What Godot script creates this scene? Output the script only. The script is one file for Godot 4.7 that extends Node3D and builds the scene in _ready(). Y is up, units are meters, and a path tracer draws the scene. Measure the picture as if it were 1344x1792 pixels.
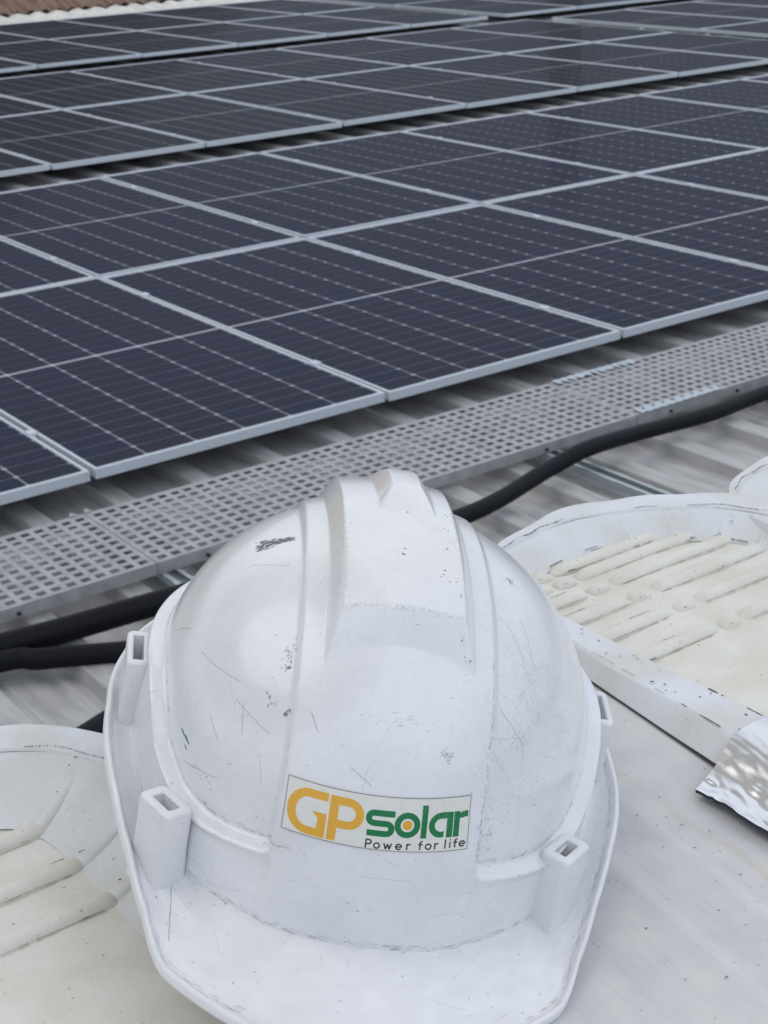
extends Node3D
# A white hard hat on a white sheet-metal hood, looking over a roof of solar panels.

const SHEET_Y := 1.4685        # top of the hood the helmet lies on
const PANEL_Y := 0.15          # glass side of the solar panels above the roof pans
const PITCH := 1.154
const ROW := 2.298
var taken := {}
var M := {}
var rng := RandomNumberGenerator.new()

# ---------------------------------------------------------------- helpers
func numbered(called: String) -> String:
	var n: int = taken.get(called, 0)
	taken[called] = n + 1
	return called if n == 0 else "%s_%03d" % [called, n]

func tag(o: Node, label: String, category: String, group := "") -> Node:
	o.set_meta("label", label)
	o.set_meta("category", category)
	if group: o.set_meta("group", group)
	return o

func thing(called: String, label: String, category: String, at := Vector3.ZERO, group := "") -> Node3D:
	var o := Node3D.new()
	o.name = numbered(called)
	add_child(o)
	o.position = at
	tag(o, label, category, group)
	return o

func put(called: String, mesh: Mesh, mat: Material, parent: Node = self) -> MeshInstance3D:
	var o := MeshInstance3D.new()
	o.name = numbered(called) if parent == self else called
	o.mesh = mesh
	o.material_override = mat
	parent.add_child(o, true)
	return o

func kind(o: Node, k: String) -> Node:
	o.set_meta("kind", k)
	return o

func begin() -> SurfaceTool:
	var st := SurfaceTool.new()
	st.begin(Mesh.PRIMITIVE_TRIANGLES)
	return st

func tri(st: SurfaceTool, a: Vector3, b: Vector3, c: Vector3, out: Vector3) -> void:
	var n := (c - a).cross(b - a)
	if n.length_squared() < 1e-20: return
	if n.dot(out) < 0.0:
		var t := b; b = c; c = t
		n = -n
	n = n.normalized()
	for p: Vector3 in [a, b, c]:
		st.set_normal(n)
		st.add_vertex(p)

func quad(st: SurfaceTool, a: Vector3, b: Vector3, c: Vector3, d: Vector3, out: Vector3) -> void:
	tri(st, a, b, c, out)
	tri(st, a, c, d, out)

# a box with chamfered edges; c = 0 gives a plain box
func box(st: SurfaceTool, size: Vector3, xf: Transform3D, c := 0.0) -> void:
	var h := size * 0.5
	var ctr := xf.origin
	if c <= 0.0:
		for ax in 3:
			for s: float in [-1.0, 1.0]:
				var u := (ax + 1) % 3
				var v := (ax + 2) % 3
				var q: Array[Vector3] = []
				for k: Array in [[-1, -1], [1, -1], [1, 1], [-1, 1]]:
					var p := Vector3.ZERO
					p[ax] = s * h[ax]; p[u] = k[0] * h[u]; p[v] = k[1] * h[v]
					q.append(xf * p)
				var o := Vector3.ZERO
				o[ax] = s
				quad(st, q[0], q[1], q[2], q[3], xf.basis * o)
		return
	for ax in 3:
		var u := (ax + 1) % 3
		var v := (ax + 2) % 3
		for s: float in [-1.0, 1.0]:
			var q: Array[Vector3] = []
			for k: Array in [[-1, -1], [1, -1], [1, 1], [-1, 1]]:
				var p := Vector3.ZERO
				p[ax] = s * h[ax]; p[u] = k[0] * (h[u] - c); p[v] = k[1] * (h[v] - c)
				q.append(xf * p)
			var o := Vector3.ZERO
			o[ax] = s
			quad(st, q[0], q[1], q[2], q[3], xf.basis * o)
		for su: float in [-1.0, 1.0]:
			for sv: float in [-1.0, 1.0]:
				var q2: Array[Vector3] = []
				for k: Array in [[0, -1], [0, 1], [1, 1], [1, -1]]:
					var p := Vector3.ZERO
					p[ax] = k[1] * (h[ax] - c)
					if k[0] == 0:
						p[u] = su * h[u]; p[v] = sv * (h[v] - c)
					else:
						p[u] = su * (h[u] - c); p[v] = sv * h[v]
					q2.append(xf * p)
				quad(st, q2[0], q2[1], q2[2], q2[3], (q2[0] + q2[2]) * 0.5 - ctr)
	for sx: float in [-1.0, 1.0]:
		for sy: float in [-1.0, 1.0]:
			for sz: float in [-1.0, 1.0]:
				var a := xf * Vector3(sx * h.x, sy * (h.y - c), sz * (h.z - c))
				var b := xf * Vector3(sx * (h.x - c), sy * h.y, sz * (h.z - c))
				var d := xf * Vector3(sx * (h.x - c), sy * (h.y - c), sz * h.z)
				tri(st, a, b, d, a - ctr)

func bx(st: SurfaceTool, lo: Vector3, hi: Vector3, c := 0.0) -> void:
	box(st, hi - lo, Transform3D(Basis(), (lo + hi) * 0.5), c)

# a smooth sheet of points[j][i], nv rows of nu; out tells which side is the front
func sheet(pts: PackedVector3Array, nu: int, nv: int, flip: bool, uvs := PackedVector2Array()) -> ArrayMesh:
	var nrm := PackedVector3Array()
	nrm.resize(pts.size())
	var idx := PackedInt32Array()
	idx.resize((nu - 1) * (nv - 1) * 6)
	var k := 0
	for j in nv - 1:
		for i in nu - 1:
			var a := j * nu + i
			var b := a + 1
			var c := a + nu
			var d := c + 1
			var n := (pts[d] - pts[a]).cross(pts[b] - pts[c])
			if flip: n = -n
			nrm[a] += n; nrm[b] += n; nrm[c] += n; nrm[d] += n
			if flip:
				idx[k] = a; idx[k + 1] = d; idx[k + 2] = b; idx[k + 3] = a; idx[k + 4] = c; idx[k + 5] = d
			else:
				idx[k] = a; idx[k + 1] = b; idx[k + 2] = d; idx[k + 3] = a; idx[k + 4] = d; idx[k + 5] = c
			k += 6
	# closed round: share normals over the seam
	for j in nv:
		var a := j * nu
		var b := a + nu - 1
		if pts[a].distance_squared_to(pts[b]) < 1e-12:
			var n := nrm[a] + nrm[b]
			nrm[a] = n; nrm[b] = n
	for i in nrm.size():
		nrm[i] = nrm[i].normalized() if nrm[i].length_squared() > 1e-30 else Vector3.UP
	var arr := []
	arr.resize(Mesh.ARRAY_MAX)
	arr[Mesh.ARRAY_VERTEX] = pts
	arr[Mesh.ARRAY_NORMAL] = nrm
	arr[Mesh.ARRAY_INDEX] = idx
	if uvs.size(): arr[Mesh.ARRAY_TEX_UV] = uvs
	var m := ArrayMesh.new()
	m.add_surface_from_arrays(Mesh.PRIMITIVE_TRIANGLES, arr)
	return m

func smooth_curve(p: Array, per: int) -> Array[Vector3]:
	var out: Array[Vector3] = []
	for i in p.size() - 1:
		var a: Vector3 = p[maxi(i - 1, 0)]
		var b: Vector3 = p[i]
		var c: Vector3 = p[i + 1]
		var d: Vector3 = p[mini(i + 2, p.size() - 1)]
		for k in per:
			out.append(b.cubic_interpolate(c, a, d, float(k) / per))
	out.append(p[-1])
	return out

func tube(path: Array[Vector3], radius: Callable, seg := 16) -> ArrayMesh:
	var pts := PackedVector3Array()
	var s := 0.0
	for j in path.size():
		var t := (path[mini(j + 1, path.size() - 1)] - path[maxi(j - 1, 0)]).normalized()
		var side := t.cross(Vector3.UP).normalized()
		var up := side.cross(t)
		var r: float = radius.call(s)
		for i in seg + 1:
			var a := TAU * i / seg
			pts.append(path[j] + (side * cos(a) + up * sin(a)) * r)
		if j + 1 < path.size(): s += path[j].distance_to(path[j + 1])
	return sheet(pts, seg + 1, path.size(), false)

func noise_tex(freq: float, oct: int, ramp: Array, size := 512, sd := 1, as_normal := false, bump := 2.0, kindof := FastNoiseLite.TYPE_SIMPLEX_SMOOTH) -> NoiseTexture2D:
	var n := FastNoiseLite.new()
	n.seed = sd
	n.noise_type = kindof
	n.frequency = freq
	n.fractal_octaves = oct
	n.fractal_type = FastNoiseLite.FRACTAL_FBM
	var t := NoiseTexture2D.new()
	t.width = size; t.height = size
	t.seamless = true
	t.seamless_blend_skirt = 0.25
	t.noise = n
	t.as_normal_map = as_normal
	t.bump_strength = bump
	if ramp.size():
		var g := Gradient.new()
		var offs := PackedFloat32Array()
		var cols := PackedColorArray()
		for r: Array in ramp:
			offs.append(r[0]); cols.append(r[1])
		g.offsets = offs
		g.colors = cols
		t.color_ramp = g
	return t

func lin(r: float, g: float, b: float) -> Color:
	return Color(r, g, b).linear_to_srgb()

func mat(called: String, col: Color, rough: float, metal := 0.0, spec := 0.5) -> StandardMaterial3D:
	var m := StandardMaterial3D.new()
	m.resource_name = called
	m.albedo_color = col
	m.roughness = rough
	m.metallic = metal
	m.metallic_specular = spec
	return m

func tri_tex(m: StandardMaterial3D, t: Texture2D, scale: Vector3, world := true) -> StandardMaterial3D:
	m.albedo_texture = t
	m.uv1_triplanar = true
	m.uv1_world_triplanar = world
	m.uv1_scale = scale
	return m

# ---------------------------------------------------------------- scene
func _ready() -> void:
	rng.seed = 7
	light_and_camera()
	materials()
	surroundings()
	main_roof()
	solar_arrays()
	walkway()
	cables()
	hood()
	helmet()

func light_and_camera() -> void:
	var cam := Camera3D.new()
	cam.name = "camera"
	add_child(cam)
	cam.transform = Transform3D(Basis(Vector3(0.80665, -0.034215, 0.590037), Vector3(0.254826, 0.920898, -0.294976), Vector3(-0.533271, 0.388299, 0.751562)).orthonormalized(), Vector3(-1.88874, 1.88849, 4.23186))
	cam.keep_aspect = Camera3D.KEEP_HEIGHT
	var at := CameraAttributesPhysical.new()
	at.frustum_focal_length = 12.0 / tan(deg_to_rad(36.6842 / 2.0))
	at.frustum_near = 0.05
	at.frustum_far = 4000.0
	at.frustum_focus_distance = 0.68
	at.exposure_aperture = at.frustum_focal_length / 1.3
	at.auto_exposure_enabled = false
	cam.attributes = at
	cam.fov = 36.6842
	cam.near = 0.05
	cam.far = 4000.0
	cam.current = true

	var env := Environment.new()
	env.background_mode = Environment.BG_SKY
	var sky := Sky.new()
	var ps := ProceduralSkyMaterial.new()
	ps.sky_top_color = Color(0.90, 0.925, 0.972)
	ps.sky_horizon_color = Color(0.60, 0.64, 0.71)
	ps.sky_curve = 0.25
	ps.ground_bottom_color = Color(0.3, 0.3, 0.3)
	ps.ground_horizon_color = Color(0.6, 0.62, 0.65)
	ps.sky_energy_multiplier = 1.03
	ps.sun_angle_max = 0.0
	var cover := noise_tex(0.008, 5, [[0.0, Color(0, 0, 0, 0)], [0.45, Color(0.10, 0.11, 0.12, 0.4)], [1.0, Color(0.32, 0.33, 0.34, 0.8)]], 1024, 5)
	ps.sky_cover = cover
	ps.sky_cover_modulate = Color(0.8, 0.8, 0.8)
	sky.sky_material = ps
	env.sky = sky
	env.tonemap_mode = Environment.TONE_MAPPER_LINEAR
	env.tonemap_exposure = 1.32
	env.sdfgi_enabled = true
	env.ssao_enabled = true
	env.ssil_enabled = true
	var we := WorldEnvironment.new()
	we.name = "sky"
	we.environment = env
	add_child(we)

	var sun := DirectionalLight3D.new()
	sun.name = "veiled_sun"
	sun.light_color = Color(1.0, 0.99, 0.975)
	sun.light_energy = 0.20
	sun.light_angular_distance = 45.0
	sun.shadow_enabled = true
	add_child(sun)
	# from high on the left, a little behind the helmet
	sun.look_at_from_position(Vector3(-0.45, 1.0, -0.45) * 10.0, Vector3.ZERO)

func materials() -> void:
	M.frame = mat("anodised_aluminium", lin(0.56, 0.61, 0.66), 0.5, 0.25)
	M.back = mat("white_backsheet", lin(0.50, 0.52, 0.57), 0.6)
	M.cell = mat("silicon_cell", Color.WHITE, 0.5, 0.0, 0.08)
	M.cell.albedo_texture = cell_image(Color(0.060, 0.092, 0.180))
	M.cell_b = mat("silicon_cell_warm", Color.WHITE, 0.5, 0.0, 0.08)
	M.cell_b.albedo_texture = cell_image(Color(0.078, 0.092, 0.165))
	M.cell_c = mat("silicon_cell_blue", Color.WHITE, 0.5, 0.0, 0.08)
	M.cell_c.albedo_texture = cell_image(Color(0.046, 0.086, 0.200))
	M.cell_far = mat("silicon_cells", lin(0.0050, 0.0085, 0.0210), 0.5, 0.0, 0.08)
	M.glass = mat("solar_glass", Color(1, 1, 1, 0.02), 0.06, 0.0, 0.085)
	M.glass.transparency = BaseMaterial3D.TRANSPARENCY_ALPHA
	M.rail = mat("mill_aluminium_rail", lin(0.16, 0.17, 0.18), 0.5, 0.5)
	M.roof = tri_tex(mat("weathered_zinc_roof", Color.WHITE, 0.55, 0.1), noise_tex(0.012, 5, [[0.0, lin(0.31, 0.31, 0.305)], [0.35, lin(0.385, 0.385, 0.38)], [0.6, lin(0.43, 0.43, 0.43)], [1.0, lin(0.48, 0.48, 0.485)]], 1024, 11), Vector3(1.3, 1.3, 0.3))
	M.white_cap = tri_tex(mat("white_painted_ridge", Color.WHITE, 0.6), noise_tex(0.02, 4, [[0.0, lin(0.45, 0.44, 0.4)], [0.5, lin(0.66, 0.65, 0.6)], [1.0, lin(0.75, 0.74, 0.7)]], 256, 12), Vector3(1, 1, 1))
	M.rust = tri_tex(mat("rusty_corrugated_iron", Color.WHITE, 0.8), noise_tex(0.012, 5, [[0.0, lin(0.06, 0.03, 0.018)], [0.42, lin(0.14, 0.075, 0.045)], [0.6, lin(0.22, 0.15, 0.11)], [1.0, lin(0.33, 0.28, 0.24)]], 512, 13), Vector3(1.5, 0.5, 0.25))
	M.flue = tri_tex(mat("rusty_steel", Color.WHITE, 0.8), noise_tex(0.02, 4, [[0.0, lin(0.18, 0.075, 0.035)], [0.5, lin(0.30, 0.14, 0.075)], [1.0, lin(0.38, 0.22, 0.14)]], 256, 19), Vector3(0.8, 0.3, 0.8))
	M.earth = tri_tex(mat("earth", Color.WHITE, 0.95), noise_tex(0.02, 5, [[0.0, lin(0.05, 0.06, 0.03)], [0.5, lin(0.10, 0.10, 0.06)], [1.0, lin(0.18, 0.16, 0.11)]], 512, 14), Vector3(0.05, 0.05, 0.05))
	M.wall = tri_tex(mat("grey_render_wall", Color.WHITE, 0.9), noise_tex(0.02, 4, [[0.0, lin(0.18, 0.17, 0.15)], [1.0, lin(0.35, 0.33, 0.3)]], 256, 15), Vector3(0.4, 0.4, 0.4))
	M.grate = tri_tex(mat("grey_walkway_plastic", Color.WHITE, 0.5, 0.2), noise_tex(0.02, 4, [[0.0, lin(0.27, 0.275, 0.285)], [0.5, lin(0.34, 0.345, 0.355)], [1.0, lin(0.41, 0.415, 0.43)]], 256, 16), Vector3(2.2, 2.2, 2.2))
	M.film = mat("pale_blue_film", lin(0.40, 0.47, 0.52), 0.4)
	M.strut = mat("galvanised_strut", lin(0.42, 0.47, 0.49), 0.42, 0.4)
	M.bolt = mat("dark_bolt", lin(0.04, 0.04, 0.04), 0.5, 0.4)
	M.cable = mat("black_polyethylene", lin(0.0065, 0.0075, 0.0115), 0.5, 0.0, 0.25)
	M.foil = mat("aluminium_foil_tape", lin(0.70, 0.705, 0.71), 0.30, 1.0)
	M.foil.normal_enabled = true
	M.foil.normal_texture = noise_tex(0.03, 4, [], 512, 41, true, 3.0)
	M.foil.normal_scale = 0.05
	M.foil.uv1_triplanar = true
	M.foil.uv1_scale = Vector3(9, 9, 9)
	M.foil_edge = mat("butyl_backing_and_gap_shade", lin(0.03, 0.03, 0.035), 0.7)
	M.chip = mat("worn_to_dark_primer", lin(0.09, 0.095, 0.10), 0.8)
	M.rust_and_shade = mat("rust_stain_and_shade", lin(0.40, 0.31, 0.20), 0.9)
	# white paint of the hood: walls cleaner, floors creamy with settled dust
	M.paint = tri_tex(mat("white_paint", Color.WHITE, 0.42), speckled(21, Color(0.845, 0.86, 0.885), Color(0.80, 0.80, 0.78), 500), Vector3(2.2, 2.2, 2.2))
	M.cream = tri_tex(mat("dusty_white_paint", Color.WHITE, 0.62), speckled(22, Color(0.865, 0.86, 0.83), Color(0.83, 0.82, 0.775), 900), Vector3(3.0, 3.0, 3.0))
	M.sheet = mat("brushed_white_paint", Color.WHITE, 0.5)
	M.sheet.albedo_texture = sheet_image()

# a silicon cell: dark blue with ten hair-thin wires
func cell_image(c: Color) -> ImageTexture:
	var im := Image.create(160, 80, true, Image.FORMAT_RGB8)
	im.fill(c)
	var wire := c.lerp(Color(0.5, 0.52, 0.60), 0.34)
	for k in 10:
		im.fill_rect(Rect2i(7 + k * 16, 0, 2, 80), wire)
	im.generate_mipmaps()
	return ImageTexture.create_from_image(im)

# painted metal: two tones in soft clouds, dust specks and small dark dots
func speckled(sd: int, a: Color, b: Color, dots: int) -> ImageTexture:
	var n := FastNoiseLite.new()
	n.seed = sd
	n.frequency = 0.006
	n.fractal_octaves = 5
	var fine := FastNoiseLite.new()
	fine.seed = sd + 50
	fine.frequency = 0.11
	var big := n.get_seamless_image(1024, 1024)
	var small := fine.get_seamless_image(1024, 1024)
	var im := Image.create(1024, 1024, true, Image.FORMAT_RGB8)
	for y in 1024:
		for x in 1024:
			var t := clampf((big.get_pixel(x, y).r - 0.3) * 2.2, 0.0, 1.0)
			var c := a.lerp(b, t)
			var f := (small.get_pixel(x, y).r - 0.5) * 0.035
			im.set_pixel(x, y, Color(c.r + f, c.g + f, c.b + f))
	var r := RandomNumberGenerator.new()
	r.seed = sd
	for k in dots:
		var x := r.randi_range(4, 1018)
		var y := r.randi_range(4, 1018)
		var dark := r.randf() < 0.25
		var s := r.randi_range(1, 3) if dark else r.randi_range(1, 4)
		var col := Color(0.3, 0.28, 0.25) if dark else b.darkened(0.12)
		for dy in s:
			for dx in s:
				if r.randf() < 0.75:
					im.set_pixel(x + dx, y + dy, im.get_pixel(x + dx, y + dy).lerp(col, 0.75))
	im.generate_mipmaps()
	return ImageTexture.create_from_image(im)

# the flat white sheet: brush strokes, an ochre run, pale painted light on the weld ridges, dirt
func sheet_image() -> ImageTexture:
	var n := FastNoiseLite.new()
	n.seed = 31
	n.frequency = 0.01
	n.fractal_octaves = 4
	var streak := FastNoiseLite.new()
	streak.seed = 33
	streak.frequency = 0.02
	streak.fractal_octaves = 4
	var im := Image.create(1536, 1536, true, Image.FORMAT_RGB8)
	for y in 1536:
		for x in 1536:
			var big := n.get_noise_2d(x, y)
			var st := streak.get_noise_2d(x * 11.0 + y * 1.2, y * 0.3)
			var v := 0.79 + big * 0.045 + st * 0.022
			var warm := clampf(big * 1.4 + 0.2, 0.0, 1.0)
			im.set_pixel(x, y, Color(v, v * (1.0 - 0.004 * warm), v * (1.005 - 0.028 * warm)))
	var r := RandomNumberGenerator.new()
	r.seed = 34
	# the image covers x -1.72..-1.12, z 3.58..4.18
	for k in 240:
		var t := k / 240.0
		var px := int((lerpf(-1.418, -1.428, t) + 1.72) / 0.6 * 1536.0 + sin(t * 21.0) * 3.0)
		var py := int((lerpf(3.72, 3.90, t) - 3.58) / 0.6 * 1536.0)
		for d in range(-10, 11):
			var a := exp(-d * d / 40.0) * (0.04 + 0.13 * t) * r.randf_range(0.5, 1.0)
			for e in 3:
				blend(im, px + d, py + e, Color(0.69, 0.58, 0.40), a)
	# light on the beads, painted as paler lines along their ridges
	for k in 900:
		var t := k / 900.0
		var z := lerpf(3.70, 4.1, t)
		for b: Array in [[-1.4895 + (3.916 - z) * 0.157, 9.0], [-1.452 + (3.916 - z) * 0.13, 7.0]]:
			var cx := int((b[0] + 1.72) / 0.6 * 1536.0)
			for d in range(-14, 15):
				blend(im, cx + d, int((z - 3.58) / 0.6 * 1536.0), Color(0.84, 0.85, 0.85), 0.5 * exp(-d * d / (b[1] * b[1])))
	for k in 1400:
		var px := r.randi_range(2, 1530)
		var py := r.randi_range(2, 1530)
		var dark := r.randf() < 0.3
		var s := r.randi_range(1, 3)
		var col := Color(0.25, 0.24, 0.22) if dark else Color(0.62, 0.58, 0.5)
		for dy in s:
			for dx in s + r.randi_range(0, 2):
				if r.randf() < 0.8: blend(im, px + dx, py + dy, col, 0.7)
	for k in 500:
		var px := r.randf_range(0, 1500)
		var py := r.randf_range(0, 1500)
		var l := r.randf_range(10, 70)
		var ang := 1.45 + r.randf_range(-0.25, 0.25)
		for i in int(l):
			blend(im, int(px + cos(ang) * i), int(py + sin(ang) * i), Color(0.9, 0.9, 0.9) if k % 2 else Color(0.6, 0.6, 0.58), 0.22)
	im.generate_mipmaps()
	return ImageTexture.create_from_image(im)

func blend(im: Image, x: int, y: int, c: Color, a: float) -> void:
	if x < 0 or y < 0 or x >= im.get_width() or y >= im.get_height(): return
	im.set_pixel(x, y, im.get_pixel(x, y).lerp(c, clampf(a, 0.0, 1.0)))

# ---------------------------------------------------------------- surroundings
func surroundings() -> void:
	var st := begin()
	quad(st, Vector3(-900, -6, -900), Vector3(900, -6, -900), Vector3(900, -6, 900), Vector3(-900, -6, 900), Vector3.UP)
	kind(put("ground", st.commit(), M.earth), "structure")

	# the white ridge cap behind the last row: a corrugated closure strip
	var cap := thing("ridge_cap", "white corrugated ridge strip along the top edge of the solar roof", "ridge cap", Vector3(0, -0.02, -15.55))
	var pts := PackedVector3Array()
	var n := 560
	for j in 5:
		for i in n + 1:
			var x := -14.0 + 44.0 * i / n
			var w := 0.05 * absf(sin(x * PI / 0.283))
			var p: Vector2 = [Vector2(0.34, 0.06), Vector2(0.25, 0.14), Vector2(0.1, 0.19), Vector2(-0.1, 0.19), Vector2(-0.4, 0.06)][j]
			pts.append(Vector3(x, p.y + (w if j != 2 else w * 0.5), p.x))
	put("corrugated_strip", sheet(pts, n + 1, 5, true), M.white_cap, cap)

	# rusty roof of the next shed, rising away behind the ridge
	var shed := thing("rusty_shed", "rusty corrugated iron shed roof rising behind the white ridge", "shed", Vector3(-8.0, -0.22, -16.1))
	var k := 0
	for s in 24:
		var sh := PackedVector3Array()
		for j in 2:
			for i in 49:
				var x := s * 0.78 + 0.8 * i / 48.0
				var y := 0.40 + 0.02 * sin(x * TAU / 0.2) + (0.004 if s % 2 else 0.0)
				var d := Vector3(0, 6.4, -14.0) * j
				sh.append(Vector3(x, y, 0) + d)
		put("roof_sheet", sheet(sh, 49, 2, true), M.rust, shed)
	st = begin()
	bx(st, Vector3(0.1, -6, -14.0), Vector3(18.6, 0.30, -0.3))
	put("wall", st.commit(), M.wall, shed)
	st = begin()
	tri(st, Vector3(0.15, 0.31, -0.3), Vector3(0.15, 0.31, -14.0), Vector3(0.15, 6.5, -14.0), Vector3.LEFT)
	put("gable", st.commit(), M.wall, shed)
	st = begin()
	tri(st, Vector3(18.5, 0.31, -0.3), Vector3(18.5, 0.31, -14.0), Vector3(18.5, 6.5, -14.0), Vector3.RIGHT)
	put("gable", st.commit(), M.wall, shed)

	# a rusty flue that the panels mirror
	var flue := thing("rusty_flue", "tall rusty steel flue mirrored as a brown streak in the panels", "chimney", Vector3(18.2, -6, -17.75))
	var p: Array[Vector3] = [Vector3(0, 0, 0), Vector3(0, 6, 0), Vector3(0, 14.0, 0)]
	var fp := PackedVector3Array()
	for j in 2:
		for i in 25:
			fp.append(Vector3(cos(TAU * i / 24) * 0.30, j * 10.3, sin(TAU * i / 24) * 0.30))
	put("pipe", sheet(fp, 25, 2, false), M.flue, flue)
	var c := CylinderMesh.new()
	c.top_radius = 0.36; c.bottom_radius = 0.32; c.height = 0.3
	put("cowl", c, M.flue, flue).position.y = 10.35

# ---------------------------------------------------------------- the corrugated roof
func main_roof() -> void:
	var root := Node3D.new()
	root.name = "roof"
	add_child(root)
	kind(root, "structure")
	# each sheet covers three ribs
	var prof := [[0.0, 0.0], [0.053, 0.0], [0.057, 0.003], [0.067, 0.003], [0.071, 0.0], [0.094, 0.0], [0.1035, 0.036], [0.108, 0.039], [0.174, 0.039], [0.1785, 0.036], [0.188, 0.0], [0.212, 0.0], [0.216, 0.003], [0.226, 0.003], [0.230, 0.0], [0.283, 0.0]]
	var st := begin()
	for k in 3:
		for i in prof.size() - 1:
			var a: Array = prof[i]
			var b: Array = prof[i + 1]
			var x0: float = a[0] + k * 0.283
			var x1: float = b[0] + k * 0.283 + (0.012 if k == 2 and i == prof.size() - 2 else 0.0)
			quad(st, Vector3(x0, a[1], 6.0), Vector3(x1, b[1], 6.0), Vector3(x1, b[1], -16.0), Vector3(x0, a[1], -16.0), Vector3(a[1] - b[1], 0.05, 0))
	var mesh := st.commit()
	for s in 52:
		var o := put("roof_sheet", mesh, M.roof, root)
		o.position = Vector3(-14.0 + 0.071 + s * 0.849, 0.0012 * (s % 2), 0)
	st = begin()
	bx(st, Vector3(-14, -0.5, -16), Vector3(30, -0.02, 6))
	put("roof_deck", st.commit(), M.wall, root)

# ---------------------------------------------------------------- solar panels
func make_panel(detail: bool) -> Node3D:
	var root := Node3D.new()
	var w := 1.134
	var l := 2.278
	# frame rails
	var st := begin()
	for s: float in [0.0, 1.0]:
		var x := s * (w - 0.012)
		bx(st, Vector3(x, -0.035, -l), Vector3(x + 0.012, 0, 0), 0.0012)
		var z := -s * (l - 0.012)
		bx(st, Vector3(0.0122, -0.035, z - 0.012), Vector3(w - 0.0122, -0.0002, z), 0.0012)
	for s: float in [0.0, 1.0]:   # inner lips under the laminate
		var x := 0.0122 + s * (w - 0.0244 - 0.02)
		bx(st, Vector3(x, -0.0348, -l + 0.0125), Vector3(x + 0.02, -0.0335, -0.0125))
	put("frame", st.commit(), M.frame, root)
	st = begin()
	bx(st, Vector3(0.0121, -0.0082, -l + 0.0121), Vector3(w - 0.0121, -0.0055, -0.0121))
	put("backsheet", st.commit(), M.back, root)
	# 6 x 24 half cells with snipped corners
	var cw := 0.1814
	var ch := 0.0896
	var dx := 0.1853
	var dz := 0.0921
	var c := 0.0070
	var shape := [Vector2(c, 0), Vector2(cw - c, 0), Vector2(cw, c), Vector2(cw, ch - c), Vector2(cw - c, ch), Vector2(c, ch), Vector2(0, ch - c), Vector2(0, c)]
	var x0 := (w - 5.0 * dx - cw) * 0.5
	var cell := begin()
	if detail:
		cell_shape(cell, shape, Vector3.ZERO, cw, ch)
	var cell_mesh := cell.commit() if detail else null
	var all := begin()
	var r := RandomNumberGenerator.new()
	r.seed = 3
	for j in 24:
		var z := -0.0272 - j * dz - (0.013 if j >= 12 else 0.0)
		for i in 6:
			if detail:
				var v := r.randf()
				var o := put("solar_cell", cell_mesh, M.cell if v < 0.5 else (M.cell_b if v < 0.75 else M.cell_c), root)
				o.position = Vector3(x0 + i * dx, -0.0048, z)
			else:
				cell_shape(all, shape, Vector3(x0 + i * dx, -0.0048, z), cw, ch)
	if not detail:
		kind(put("solar_cells", all.commit(), M.cell_far, root), "stuff")
	st = begin()
	quad(st, Vector3(0.0121, -0.0016, -l + 0.0121), Vector3(w - 0.0121, -0.0016, -l + 0.0121), Vector3(w - 0.0121, -0.0016, -0.0121), Vector3(0.0121, -0.0016, -0.0121), Vector3.UP)
	put("glass", st.commit(), M.glass, root)
	# mid clamps that hold the right-hand edge
	st = begin()
	bx(st, Vector3(-0.017, 0.0, -0.022), Vector3(0.017, 0.003, 0.022), 0.0008)
	bx(st, Vector3(-0.006, -0.04, -0.03), Vector3(0.006, 0.0, 0.03))
	var cl := st.commit()
	for z: float in [-0.46, -1.82]:
		put("clamp", cl, M.frame, root).position = Vector3(w + 0.01, 0.0006, z)
	return root

func cell_shape(st: SurfaceTool, shape: Array, at: Vector3, cw: float, ch: float) -> void:
	for k in range(1, shape.size() - 1):
		for v: Vector2 in [shape[0], shape[k + 1], shape[k]]:
			st.set_normal(Vector3.UP)
			st.set_uv(Vector2(v.x / cw, v.y / ch))
			st.add_vertex(at + Vector3(v.x, 0, -v.y))

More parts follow.
